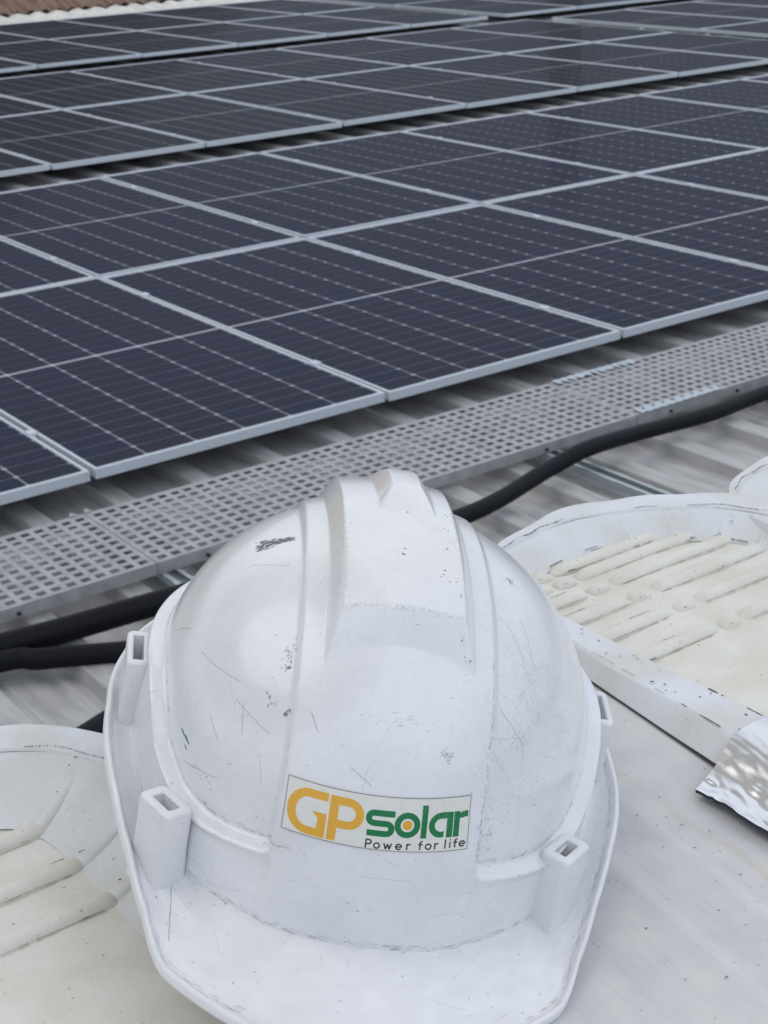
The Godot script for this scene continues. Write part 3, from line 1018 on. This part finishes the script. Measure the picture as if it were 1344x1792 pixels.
func mould(p: Vector3, y: float, front: bool, ybelt: float) -> float:
	var x := p.x + 0.0028
	var ax := absf(x)
	var d := 0.0
	# broad raised panel over the crown, front to back
	var strip := 1.0 - ss(0.0370, 0.0412, ax)
	d += 0.0025 * strip
	# belt round the foot, its top edge beaded; flush with the panel at the front
	var inside := (1.0 - ss(0.0385, 0.0408, ax)) if front else 0.0
	var ledge := 1.0 - ss(ybelt - 0.0016, ybelt + 0.0012, y)
	var by := (y - ybelt + 0.0016) / 0.0021
	var out := 0.0046 * ledge + 0.0016 * exp(-by * by)
	var flush := 0.0032 * (1.0 - ss(0.018, 0.072, y))
	d += lerpf(out, flush, inside)
	if y > 0.06:
		# central ridge block with sloping sides and a sloping front
		var side := clampf((0.0292 - ax) / 0.0070, 0.0, 1.0)
		var zb := 0.0745 + 5.0 * ax * ax
		var fr := clampf((zb - p.z) / (zb - 0.0630), 0.0, 1.0)
		var rear := clampf((p.z + 0.098) / 0.02, 0.0, 1.0)
		var k := minf(side, minf(fr, rear))
		k = k * 0.9 + 0.1 * ss(0.0, 1.0, k)
		d += 0.0080 * k
		# knob on the ridge
		var kx := absf(p.x - 0.0002)
		var ks := clampf((0.0118 - kx) / 0.0062, 0.0, 1.0)
		var kf := clampf((0.0 - p.z) / 0.0155, 0.0, 1.0)
		var kr := clampf((p.z + 0.060) / 0.02, 0.0, 1.0)
		var kk := minf(ks, minf(kf, kr))
		d += 0.0066 * (kk * 0.85 + 0.15 * ss(0.0, 1.0, kk))
	return d

func helmet() -> void:
	var hx := Transform3D(Basis(Vector3(0.82343, -0.211904, 0.526365), Vector3(0.172527, 0.97723, 0.123518), Vector3(-0.540553, -0.010896, 0.841239)).orthonormalized(), Vector3(-1.550017, 1.497024, 3.721979))
	var root := thing("hard_hat", "scuffed white hard hat with a green and yellow sticker on its front", "hard hat")
	root.transform = hx
	var white := mat("white_helmet_plastic", Color.WHITE, 0.25, 0.0, 0.5)
	white.albedo_texture = shell_image()
	white.clearcoat_enabled = true
	white.clearcoat = 0.5
	white.clearcoat_roughness = 0.12
	var plain := mat("white_brim_plastic", Color.WHITE, 0.33, 0.0, 0.5)
	tri_tex(plain, speckled(61, Color(0.895, 0.897, 0.905), Color(0.87, 0.872, 0.875), 300), Vector3(4.5, 4.5, 4.5), false)
	var brim_mat := mat("white_brim_plastic_with_grime", Color.WHITE, 0.33, 0.0, 0.5)
	brim_mat.albedo_texture = brim_image()
	# shell
	var nu := 720
	var nv := 250
	var pts := PackedVector3Array()
	var uvs := PackedVector2Array()
	pts.resize((nu + 1) * (nv + 1))
	uvs.resize((nu + 1) * (nv + 1))
	for i in nu + 1:
		var th := -PI + TAU * i / nu
		if i == nu: th = -PI
		var deg := absf(rad_to_deg(th))
		var yb := table(YB, deg) - 0.003
		var belt := table(YBELT, deg)
		for j in nv + 1:
			var g := 1.0 - float(j) / nv
			var y := yb + (HH - yb) * (1.0 - g * g)
			if j == nv: y = HH
			pts[j * (nu + 1) + i] = shell_point(th, y, belt)
			uvs[j * (nu + 1) + i] = Vector2(float(i) / nu, float(j) / nv)
	put("shell", sheet(pts, nu + 1, nv + 1, true, uvs), white, root)
	# brim and peak: a thin plate with a raised lip
	var table_r: Array = []
	var table_y: Array = []
	for b: Array in BRIM:
		var deg := rad_to_deg(atan2(b[0], b[2]))
		table_r.append([deg, Vector2(b[0], b[2]).length()])
		table_y.append([deg, b[1]])
	var prof := [[0.0, 0.0], [0.2, 0.0], [0.4, 0.0], [0.6, 0.0], [0.75, 0.0], [0.87, 0.0]]
	var np := 22
	nu = 720
	pts = PackedVector3Array()
	pts.resize((nu + 1) * np)
	uvs = PackedVector2Array()
	uvs.resize((nu + 1) * np)
	for i in nu + 1:
		var th := -PI + TAU * i / nu
		if i == nu: th = -PI
		var deg := absf(rad_to_deg(th))
		var yb := table(YB, deg)
		var ro := table(table_r, deg)
		var yo := table(table_y, deg)
		var dir := Vector3(sin(th), 0, cos(th))
		var ri := 1.0 / sqrt(pow(dir.x / (HA + 0.002), 2.0) + pow(dir.z / (HB + 0.001), 2.0))
		var wide := ss(0.03, 0.05, ro - ri)         # 1 on the peak
		var lip := lerpf(0.0030, 0.0016, wide)
		var lw := lerpf(0.0028, 0.0026, wide)
		for j in np:
			var rr := 0.0
			var yy := 0.0
			if j < 12:
				var t := j / 11.0
				rr = lerpf(ri, ro - lw - 0.0012, t)
				var arch := 0.0035 * wide * sin(PI * t) - 0.0022 * (1.0 - wide) * sin(PI * t)
				yy = lerpf(yb, yo - (0.0 if wide > 0.5 else 0.0), t * (ro - lw - ri) / maxf(ro - ri, 0.001)) + arch
				# soft fillet at the shell
				yy += 0.0016 * exp(-(rr - ri) / 0.004)
			else:
				var k: Array = [[-1.0, 0.55], [-0.85, 0.9], [-0.5, 1.0], [-0.15, 0.8], [0.0, 0.3], [0.0, -0.6], [-0.1, -1.0], [-0.35, -1.25], [-1.2, -1.25], [-3.5, -1.2]][j - 12]
				rr = ro + k[0] * lw
				yy = yo + (k[1] * lip if k[1] > 0.0 else k[1] * 0.0026)
				if j == 21:
					rr = ri
					yy = yb - 0.0035
			pts[j * (nu + 1) + i] = dir * rr + Vector3(0, yy, 0)
			uvs[j * (nu + 1) + i] = Vector2(float(i) / nu, j / 21.0)
	put("brim", sheet(pts, nu + 1, np, false, uvs), brim_mat, root)
	# four slotted lugs for ear muffs and visor
	for s: float in [-1.0, 1.0]:
		var f := put("accessory_slot", lug(0.0106, 0.0068, 0.038, 0.0058, 0.0027), plain, root)
		f.transform = Transform3D(Basis(Vector3.UP, s * deg_to_rad(52.0)), Vector3(s * 0.0822 - 0.0028, -0.004, 0.0853))
		var b := put("accessory_slot", lug(0.0152, 0.0052, 0.034, 0.0112, 0.0023), plain, root)
		b.transform = Transform3D(Basis(Vector3.UP, s * deg_to_rad(86.0)), Vector3(s * 0.1052 - 0.0004, 0.0215, 0.0015))
	# sticker on the front panel
	var corner := [Vector2(-0.0395, 0.0641), Vector2(0.0287, 0.0671), Vector2(0.0298, 0.0472), Vector2(-0.0389, 0.0449)]
	pts = PackedVector3Array()
	uvs = PackedVector2Array()
	for j in 21:
		for i in 61:
			var u := i / 60.0
			var v := j / 20.0
			var q: Vector2 = corner[0].lerp(corner[1], u).lerp(corner[3].lerp(corner[2], u), v)
			var th := asin(clampf(q.x / (HA * dome_c(q.y)), -1.0, 1.0))
			pts.append(shell_point(th, q.y, 0.036, 0.0004))
			uvs.append(Vector2(u, v))
	var sm := mat("printed_sticker", Color.WHITE, 0.3)
	sm.albedo_texture = sticker_image()
	put("sticker", sheet(pts, 61, 21, false, uvs), sm, root)

# a rounded block with a slot in its top: half length, half depth, height, slot half length, slot half depth
func lug(hl: float, hd: float, h: float, sl: float, sd: float) -> ArrayMesh:
	var ring := func(a: float, b: float, r: float) -> PackedVector2Array:
		var o := PackedVector2Array()
		for q in 4:
			var cx: float = (a - r) * (1.0 if q == 0 or q == 3 else -1.0)
			var cy: float = (b - r) * (1.0 if q < 2 else -1.0)
			for k in 6:
				var t := PI * 0.5 * (q + k / 5.0)
				o.append(Vector2(cx + r * cos(t), cy + r * sin(t)))
		o.append(o[0])
		return o
	var pts := PackedVector3Array()
	var rows := [[hl * 1.0, hd * 1.25, 0.0, 0.003], [hl * 1.0, hd, h * 0.5, 0.003], [hl, hd, h - 0.0015, 0.003], [hl - 0.0002, hd - 0.0002, h - 0.0007, 0.003], [hl - 0.0008, hd - 0.0008, h - 0.0002, 0.0024], [hl - 0.0015, hd - 0.0015, h, 0.002], [sl + 0.0006, sd + 0.0006, h, 0.0008], [sl, sd, h - 0.0006, 0.0006], [sl, sd, h - 0.0008, 0.0006], [sl - 0.0003, sd - 0.0003, h - 0.024, 0.0005], [0.0004, 0.0002, h - 0.024, 0.0001]]
	for r: Array in rows:
		var o: PackedVector2Array = ring.call(r[0], r[1], r[3])
		for v in o: pts.append(Vector3(v.x, r[2], v.y))
	return sheet(pts, 25, rows.size(), false)

# ---- wear of the shell, laid out by turn (across) and height (up)
func shell_uv(th: float, y: float) -> Vector2:
	var yb := table(YB, absf(rad_to_deg(th))) - 0.003
	var g := 1.0 - sqrt(clampf(1.0 - (y - yb) / (HH - yb), 0.0, 1.0))
	return Vector2((th + PI) / TAU * 2048.0, g * 1024.0)

func scratch(im: Image, a: Vector2, b: Vector2, w: float, c: Color, alpha: float, r: RandomNumberGenerator, wob := 1.0) -> void:
	var d := b - a
	var n := int(maxf(d.length(), 2.0))
	var side := Vector2(-d.y, d.x).normalized()
	var o := 0.0
	for k in n:
		o += r.randf_range(-0.35, 0.35) * wob
		o *= 0.97
		var p := a + d * (float(k) / n) + side * o
		var fade := alpha * r.randf_range(0.5, 1.0) * minf(1.0, minf(k, n - k) / 4.0 + 0.3)
		var half := int(ceil(w * 0.5))
		for y in range(-half, half + 1):
			for x in range(-half, half + 1):
				var q := p + Vector2(x, y)
				var f := clampf(w * 0.5 + 0.5 - Vector2(x, y).length(), 0.0, 1.0)
				blend(im, int(q.x), int(q.y), c, fade * f)

func scuff(im: Image, at: Vector2, sx: float, sy: float, n: int, c: Color, alpha: float, ang: float, r: RandomNumberGenerator) -> void:
	for k in n:
		var p := at + Vector2(r.randfn() * sx, r.randfn() * sy)
		var l := r.randf_range(2.0, 9.0)
		var a := ang + r.randfn() * 0.35
		scratch(im, p, p + Vector2(cos(a), sin(a)) * l, r.randf_range(1.0, 2.6), c, alpha * r.randf_range(0.4, 1.0), r)

func shell_image() -> ImageTexture:
	var n := FastNoiseLite.new()
	n.seed = 71
	n.frequency = 0.006
	n.fractal_octaves = 5
	var f := FastNoiseLite.new()
	f.seed = 72
	f.frequency = 0.05
	f.fractal_octaves = 3
	var im := Image.create(2048, 1024, true, Image.FORMAT_RGB8)
	n.frequency = 22.0
	f.frequency = 190.0
	var sins := PackedFloat32Array()
	var coss := PackedFloat32Array()
	for x in 2048:
		var th := (x / 2048.0) * TAU - PI
		sins.append(sin(th) * HA)
		coss.append(cos(th) * HB)
	for y in 1024:
		var hh := HH * (1.0 - pow(1.0 - y / 1024.0, 2.0))
		var cc := dome_c(hh)
		for x in 2048:
			var a := n.get_noise_3d(sins[x] * cc, hh, coss[x] * cc)
			var b := f.get_noise_3d(sins[x] * cc, hh, coss[x] * cc)
			var v := 0.895 + a * 0.03 + b * 0.014
			# dust yellows the crown, the right flank is dulled by rubbing
			var crown := ss(620.0, 860.0, y + a * 120.0) * 0.6
			var flank := exp(-pow((x - 1290.0) / 120.0, 2.0)) * ss(250.0, 480.0, y)
			v -= 0.035 * flank * (0.6 + b)
			im.set_pixel(x, y, Color(v - 0.008 * (1.0 - crown), v - 0.003, v + 0.008 * (1.0 - crown) - 0.014 * crown))
	var r := RandomNumberGenerator.new()
	r.seed = 73
	var ink := Color(0.10, 0.11, 0.13)
	var grey := Color(0.42, 0.43, 0.46)
	# scattered specks and hair scratches
	for k in 640:
		var p := Vector2(r.randf() * 2048.0, pow(r.randf(), 1.3) * 860.0)
		var w := r.randf_range(1.0, 2.4)
		scratch(im, p, p + Vector2(r.randf_range(-2, 2), r.randf_range(-2, 3)), w, ink if r.randf() < 0.35 else grey, r.randf_range(0.3, 0.9), r)
	for k in 210:
		var p := Vector2(r.randf() * 2048.0, pow(r.randf(), 1.3) * 800.0)
		var a := r.randf() * TAU
		var l := r.randf_range(8.0, 70.0)
		scratch(im, p, p + Vector2(cos(a), sin(a)) * l, 1.0, grey if r.randf() < 0.7 else Color(0.97, 0.97, 0.98), r.randf_range(0.08, 0.38), r)
	# soft smudges of dirt
	for k in 70:
		var p := Vector2(r.randf() * 2048.0, r.randf_range(20.0, 760.0))
		var sx := r.randf_range(6.0, 34.0)
		var sy := r.randf_range(5.0, 22.0)
		var amt := r.randf_range(0.03, 0.13)
		for y in range(-int(sy * 2), int(sy * 2)):
			for x in range(-int(sx * 2), int(sx * 2)):
				var e := exp(-pow(x / sx, 2.0) - pow(y / sy, 2.0)) * (0.6 + 0.4 * f.get_noise_3d(p.x * 0.01 + x * 0.004, y * 0.004, 0.3))
				blend(im, int(p.x) + x, int(p.y) + y, Color(0.62, 0.61, 0.58), amt * e)
	# grime under the bead of the belt and in the corner above the brim
	for k in 1500:
		var th := r.randf_range(-2.2, 2.2)
		var deg := absf(rad_to_deg(th))
		var low := k % 2 == 0
		if low == false and deg < 21.0: continue
		var yy := table(YB, deg) + r.randf() * 0.0022 if low else table(YBELT, deg) + 0.0022 + absf(r.randfn()) * 0.0008
		var p := shell_uv(th, yy)
		scratch(im, p, p + Vector2(r.randf_range(2, 11), r.randf_range(-1.5, 1.5)), r.randf_range(0.8, 2.0), Color(0.38, 0.37, 0.37), r.randf_range(0.08, 0.4), r)
	# the rubbed right flank
	for k in 230:
		var p := Vector2(1275.0 + r.randfn() * 60.0, 560.0 + r.randfn() * 110.0)
		var a := -1.1 + r.randfn() * 0.5
		scratch(im, p, p + Vector2(cos(a), sin(a)) * r.randf_range(6, 42), r.randf_range(0.7, 1.3), grey, r.randf_range(0.06, 0.34), r)
	for k in 170:
		var p := Vector2(1180.0 + r.randfn() * 50.0, 380.0 + r.randfn() * 120.0)
		var a := -1.0 + r.randfn() * 0.6
		scratch(im, p, p + Vector2(cos(a), sin(a)) * r.randf_range(4, 26), 1.0, grey, r.randf_range(0.06, 0.3), r)
	# worn grit along the edges of the ridge block
	for k in 1000:
		var t := r.randf()
		var x := -0.0028 + (r.randfn() * 0.0012) + (0.0225 if k % 3 == 0 else -0.0225)
		var z := lerpf(-0.03, 0.064, t)
		if k % 3 == 2:
			x = -0.0028 + r.randf_range(-0.0225, 0.0225)
			z = 0.0630 + r.randfn() * 0.0007
		mark_xz(im, x, z, r.randf_range(0.8, 2.2), ink if r.randf() < 0.25 else grey, r.randf_range(0.25, 0.75), r)
	for k in 160:   # foot line of the left edge of the panel
		var y := r.randf_range(0.04, 0.118)
		var c := dome_c(y)
		var th := asin(clampf((-0.0435 + r.randfn() * 0.0006) / (HA * c), -1.0, 1.0))
		var p := shell_uv(th, y)
		scratch(im, p, p + Vector2(0, r.randf_range(1, 6)), 1.0, grey, r.randf_range(0.15, 0.5), r)
		th = asin(clampf((0.0348 + r.randfn() * 0.0004) / (HA * c), -1.0, 1.0))
		p = shell_uv(th, y)
		scratch(im, p, p + Vector2(0, r.randf_range(2, 12)), 1.2, grey, r.randf_range(0.25, 0.6), r)
	# the marks one can point at
	var p0 := shell_uv(-1.59, 0.1092)
	var p1 := shell_uv(-1.545, 0.1168)
	for k in 190:
		var t := r.randf()
		var q := p0.lerp(p1, t) + Vector2(r.randfn() * lerpf(12.0, 5.0, t), r.randfn() * 3.0)
		scratch(im, q, q + (p1 - p0) * r.randf_range(0.04, 0.16) + Vector2(r.randf_range(-3, 3), 0), 3.2, Color(0.07, 0.08, 0.10), 0.95, r)
	scuff(im, shell_uv(-0.665, 0.099), 4, 16, 34, grey, 0.8, 1.3, r)
	scuff(im, shell_uv(-0.63, 0.0955), 3, 8, 20, ink, 0.7, 1.2, r)
	scuff(im, shell_uv(-0.621, 0.0831), 5, 9, 16, grey, 0.7, 1.9, r)
	scuff(im, shell_uv(-0.533, 0.0819), 2, 8, 14, ink, 0.7, 1.6, r)
	scuff(im, shell_uv(0.191, 0.080), 5, 7, 22, grey, 0.8, 0.6, r)
	scuff(im, shell_uv(-0.855, 0.0438), 14, 8, 26, grey, 0.4, 0.5, r)
	scuff(im, shell_uv(-0.03, 0.089), 22, 12, 60, grey, 0.22, 0.6, r)
	scuff(im, shell_uv(0.425, 0.0511), 5, 24, 30, grey, 0.4, 1.4, r)
	scuff(im, shell_uv(0.56, 0.081), 18, 12, 40, grey, 0.3, 0.8, r)
	mark_xz(im, -0.0035, 0.035, 5.0, ink, 0.8, r)
	mark_xz(im, -0.0028, 0.031, 4.0, ink, 0.7, r)
	for q: Array in [[0.012, 0.0405], [0.0145, 0.0465], [0.011, 0.044], [0.0165, 0.047], [0.0135, 0.027], [0.0145, 0.0255], [0.0155, 0.010], [0.017, -0.004], [0.0165, -0.016], [0.0182, 0.053], [0.0195, 0.069], [0.0215, 0.0735], [0.0235, 0.0755], [0.002, 0.067], [0.0245, 0.0785]]:
		for k in 2:
			mark_xz(im, q[0] + r.randfn() * 0.0006, q[1] + r.randfn() * 0.0008, r.randf_range(1.5, 3.6), ink, 0.8, r)
	for k in 60:   # scraped patch behind the knob
		mark_xz(im, 0.0165 + r.randfn() * 0.005, -0.045 + r.randfn() * 0.004, 4.0, ink, 0.9, r)
	scuff(im, shell_uv(1.35, 0.1165), 9, 9, 60, ink, 0.9, 0.4, r)
	for q: Array in [[-1.018, 0.0525, -0.985, 0.0512], [-0.985, 0.0516, -0.945, 0.0502], [-0.965, 0.0482, -0.950, 0.0475]]:
		for k in 5:
			scratch(im, shell_uv(q[0], q[1]) + Vector2(r.randfn(), r.randfn()), shell_uv(q[2], q[3]), 2.6, Color(0.06, 0.42, 0.33), 0.85, r, 0.4)
	for q: Array in [[-1.122, 0.0808, -0.807, 0.0835], [-0.796, 0.0779, -0.566, 0.0735], [-1.395, 0.1075, -1.168, 0.1153], [-0.89, 0.0667, -0.79, 0.0600], [-0.747, 0.078, -0.70, 0.0680], [-0.953, 0.0424, -0.746, 0.0474], [0.839, 0.1118, 0.793, 0.103], [1.008, 0.111, 0.842, 0.1004], [0.514, 0.0925, 0.612, 0.0792], [-1.447, 0.0717, -1.294, 0.0822], [-0.42, 0.086, -0.36, 0.0805], [-0.2, 0.073, -0.1, 0.068]]:
		scratch(im, shell_uv(q[0], q[1]), shell_uv(q[2], q[3]), 1.3, grey, 0.55, r)
	# glue left by a torn label on the right flank
	for k in 900:
		var t := r.randf()
		var c := shell_uv(lerpf(0.86, 1.06, t), lerpf(0.0475, 0.0615, t))
		var p := c + Vector2(r.randf_range(-22, 22) * (1.0 - t * 0.6), r.randf_range(-34, 34) * (1.0 - t * 0.5))
		scratch(im, p, p + Vector2(r.randf_range(1, 5), r.randf_range(-9, -2)), 1.8, Color(0.95, 0.95, 0.90), 0.4, r)
	im.generate_mipmaps()
	return ImageTexture.create_from_image(im)

# the brim, unrolled: turn across, from the shell over the lip to the underside down
func brim_image() -> ImageTexture:
	var n := FastNoiseLite.new()
	n.seed = 91
	n.frequency = 0.02
	n.fractal_octaves = 4
	var im := Image.create(2048, 336, true, Image.FORMAT_RGB8)
	for y in 336:
		for x in 2048:
			var v := 0.895 + n.get_noise_2d(x, y) * 0.03
			im.set_pixel(x, y, Color(v - 0.002, v, v + 0.008))
	var r := RandomNumberGenerator.new()
	r.seed = 92
	var grey := Color(0.42, 0.42, 0.43)
	for k in 5200:
		var x := r.randf() * 2048.0
		var y := absf(r.randfn()) * 7.0 if k % 2 else 178.0 + r.randfn() * 6.0
		var l := r.randf_range(2.0, 12.0)
		scratch(im, Vector2(x, y), Vector2(x + l, y + r.randf_range(-1, 1)), r.randf_range(0.8, 2.0), grey, r.randf_range(0.05, 0.35), r)
	for k in 1500:   # worn outer edge
		var x := r.randf() * 2048.0
		var y := 214.0 + r.randfn() * 14.0
		scratch(im, Vector2(x, y), Vector2(x + r.randf_range(1, 6), y + 1.0), r.randf_range(0.8, 2.0), Color(0.5, 0.49, 0.46), r.randf_range(0.05, 0.5), r)
	for k in 260:
		var x := r.randf() * 2048.0
		var y := r.randf_range(6, 176)
		scratch(im, Vector2(x, y), Vector2(x + r.randf_range(-2, 2), y + r.randf_range(1, 4)), r.randf_range(1.0, 2.4), grey if k % 3 else Color(0.12, 0.12, 0.13), r.randf_range(0.3, 0.9), r)
	for k in 70:
		var x := r.randf() * 2048.0
		var y := r.randf_range(10, 170)
		scratch(im, Vector2(x, y), Vector2(x + r.randf_range(-50, 50), y + r.randf_range(-40, 40)), 1.0, grey, r.randf_range(0.1, 0.4), r)
	scratch(im, Vector2(790, 60), Vector2(842, 150), 1.2, Color(0.3, 0.3, 0.32), 0.7, r)
	im.generate_mipmaps()
	return ImageTexture.create_from_image(im)

# a dark nick on the crown, by place in plan
func mark_xz(im: Image, x: float, z: float, w: float, c: Color, alpha: float, r: RandomNumberGenerator) -> void:
	var th := atan2(x / HA, z / HB)
	var rr := sqrt(x * x / (HA * HA) + z * z / (HB * HB))
	if rr >= 1.0: return
	var s := sqrt(maxf(0.0, 1.0 - pow(rr, 2.0 / 0.9585)))
	var y := HH * pow(s, 0.62)
	var p := shell_uv(th, y)
	var stretch := 1.0 / maxf(rr, 0.15)
	scratch(im, p - Vector2(w * 0.4 * stretch, r.randf_range(-1, 1)), p + Vector2(w * 0.4 * stretch, r.randf_range(-2, 2)), w * 0.8, c, alpha, r, 0.5)

# ---- the sticker's print
func sticker_image() -> ImageTexture:
	var w := 1024
	var h := 304
	var paper := Color(0.875, 0.875, 0.85)
	var gold := Color(0.88, 0.67, 0.22)
	var green := Color(0.07, 0.46, 0.26)
	var black := Color(0.05, 0.06, 0.10)
	var im := Image.create(w, h, true, Image.FORMAT_RGB8)
	var n := FastNoiseLite.new()
	n.seed = 81
	n.frequency = 0.02
	for y in h:
		for x in w:
			var v := n.get_noise_2d(x, y) * 0.02
			im.set_pixel(x, y, Color(paper.r + v, paper.g + v, paper.b + v))
	# G
	fill(im, Rect2i(8, 30, 230, 268), gold, func(p: Vector2) -> bool:
		var q := (p - Vector2(128, 164))
		if p.x <= 128.0:
			return pow(q.x / 114.0, 2) + pow(q.y / 129.0, 2) <= 1.0 and pow(q.x / 66.0, 2) + pow(q.y / 83.0, 2) >= 1.0
		if p.x < 229.0 and (absf(p.y - 58.0) <= 23.0 or absf(p.y - 270.0) <= 23.0): return true
		return p.x < 229.0 and p.y > 152.0 and p.y < 293.0 and p.x > (148.0 + maxf(0.0, p.y - 152.0) * 1.0 if p.y < 180.0 else 180.0))
	# P
	fill(im, Rect2i(236, 30, 200, 268), gold, func(p: Vector2) -> bool:
		if p.x >= 240.0 and p.x <= 288.0 and p.y >= 38.0 and p.y <= 291.0: return true
		if p.x > 288.0 and p.x <= 342.0: return absf(p.y - 61.0) <= 23.0 or absf(p.y - 190.0) <= 23.0
		var d := (p - Vector2(342, 125.5)).length()
		return p.x > 342.0 and d <= 87.5 and d >= 41.5)
	# s
	var t := 17.0
	fill(im, Rect2i(440, 70, 165, 165), green, func(p: Vector2) -> bool:
		if absf(p.y - 93.0) <= t and p.x >= 484.0 and p.x <= 598.0: return true
		if absf(p.y - 150.0) <= t and p.x >= 484.0 and p.x <= 556.0: return true
		if absf(p.y - 207.0) <= t and p.x >= 452.0 and p.x <= 556.0: return true
		if p.x < 484.0 and absf((p - Vector2(484, 121.5)).length() - 28.5) <= t: return true
		return p.x > 556.0 and absf((p - Vector2(556, 178.5)).length() - 28.5) <= t)
	# o with a golden sun
	fill(im, Rect2i(595, 74, 155, 155), green, func(p: Vector2) -> bool: return absf((p - Vector2(671, 150)).length() - 55.0) <= 17.0)
	fill(im, Rect2i(640, 118, 64, 64), gold, func(p: Vector2) -> bool: return (p - Vector2(671, 150)).length() <= 27.0)
	# l
	fill(im, Rect2i(745, 36, 40, 190), green, func(p: Vector2) -> bool: return p.x >= 749.0 and p.x <= 781.0 and p.y >= 38.0 and p.y <= 222.0)
	# a
	fill(im, Rect2i(785, 74, 160, 155), green, func(p: Vector2) -> bool:
		var d := absf((p - Vector2(862, 150)).length() - 54.0)
		if d <= 17.0 and p.x < 880.0: return true
		if p.x >= 862.0 and p.x < 900.0 and absf(p.y - 95.0) <= 17.0: return true
		return p.x >= 893.0 and p.x <= 928.0 and p.y >= 79.0 and p.y <= 222.0)
	# r
	fill(im, Rect2i(930, 70, 94, 160), green, func(p: Vector2) -> bool:
		if p.x >= 933.0 and p.x <= 966.0 and p.y >= 79.0 and p.y <= 222.0: return true
		return p.x > 948.0 and p.x < 1014.0 and absf((p - Vector2(1004, 150)).length() - 54.0) <= 17.0 and p.y < 118.0)
	# the slogan, drawn as strokes: [x0, y0, x1, y1] or [cx, cy, rx, ry, from, to]
	var glyphs := [
		["P", 455, [[0, 0, 0, 46], [0, 0, 16, 0], [0, 24, 16, 24], [16, 12, 12, 12, -90, 90]]],
		["o", 500, [[15, 31, 15, 15, 0, 360]]],
		["w", 554, [[0, 16, 10, 46], [10, 46, 20, 18], [20, 18, 30, 46], [30, 46, 40, 16]]],
		["e", 620, [[15, 31, 15, 15, 50, 360], [0, 31, 30, 31]]],
		["r", 680, [[0, 16, 0, 46], [13, 30, 13, 14, 180, 285]]],
		["f", 744, [[8, 12, 8, 46], [0, 18, 20, 18], [18, 12, 10, 12, 180, 275]]],
		["o", 784, [[15, 31, 15, 15, 0, 360]]],
		["r", 836, [[0, 16, 0, 46], [13, 30, 13, 14, 180, 285]]],
		["l", 894, [[0, -2, 0, 46]]],
		["i", 921, [[0, 16, 0, 46], [0, 0, 0, 1]]],
		["f", 942, [[8, 12, 8, 46], [0, 18, 20, 18], [18, 12, 10, 12, 180, 275]]],
		["e", 976, [[15, 31, 15, 15, 50, 360], [0, 31, 30, 31]]],
	]
	for g: Array in glyphs:
		var ox: float = g[1]
		var oy := lerpf(248.0, 236.0, (ox - 455.0) / 530.0)
		for s: Array in g[2]:
			if s.size() == 4:
				pen(im, Vector2(ox + s[0], oy + s[1]), Vector2(ox + s[2], oy + s[3]), black)
			else:
				var prev := Vector2.ZERO
				for k in 25:
					var a := deg_to_rad(lerpf(s[4], s[5], k / 24.0))
					var q := Vector2(ox + s[0] + s[2] * cos(a), oy + s[1] + s[3] * sin(a))
					if k: pen(im, prev, q, black)
					prev = q
	# scuffs and the dark rim of dirt round the edge
	var r := RandomNumberGenerator.new()
	r.seed = 82
	for x in w:
		for y: int in [0, 1, 2, 3, h - 4, h - 3, h - 2, h - 1]:
			blend(im, x, y, Color(0.30, 0.29, 0.28), r.randf_range(0.4, 0.95))
	for y in h:
		for x: int in [0, 1, 2, 3, w - 4, w - 3, w - 2, w - 1]:
			blend(im, x, y, Color(0.30, 0.29, 0.28), r.randf_range(0.4, 0.95))
	for k in 46:
		var p := Vector2(r.randf_range(10, 120), r.randf_range(60, 230))
		scratch(im, p, p + Vector2(r.randf_range(5, 20), r.randf_range(-14, 8)), 2.0, paper, 0.5, r)
	for k in 26:
		var p := Vector2(r.randf_range(740, 1000), r.randf_range(5, 140))
		scratch(im, p, p + Vector2(r.randf_range(-24, -6), r.randf_range(20, 70)), 2.0, Color(0.78, 0.79, 0.77), 0.5, r)
	for k in 40:
		var p := Vector2(r.randf() * w, r.randf() * h)
		scratch(im, p, p + Vector2(2, 1), 3.0, Color(0.25, 0.22, 0.2), 0.7, r)
	im.generate_mipmaps()
	return ImageTexture.create_from_image(im)

func fill(im: Image, box_: Rect2i, c: Color, inside: Callable) -> void:
	for y in range(box_.position.y, mini(box_.end.y, im.get_height())):
		for x in range(box_.position.x, mini(box_.end.x, im.get_width())):
			if inside.call(Vector2(x, y)): im.set_pixel(x, y, c)

func pen(im: Image, a: Vector2, b: Vector2, c: Color) -> void:
	var n := int((b - a).length()) + 1
	for k in n + 1:
		var p := a.lerp(b, float(k) / n)
		for y in range(-4, 5):
			for x in range(-4, 5):
				var f := clampf(4.2 - Vector2(x, y).length(), 0.0, 1.0)
				if f > 0.0: blend(im, int(p.x) + x, int(p.y) + y, c, f)
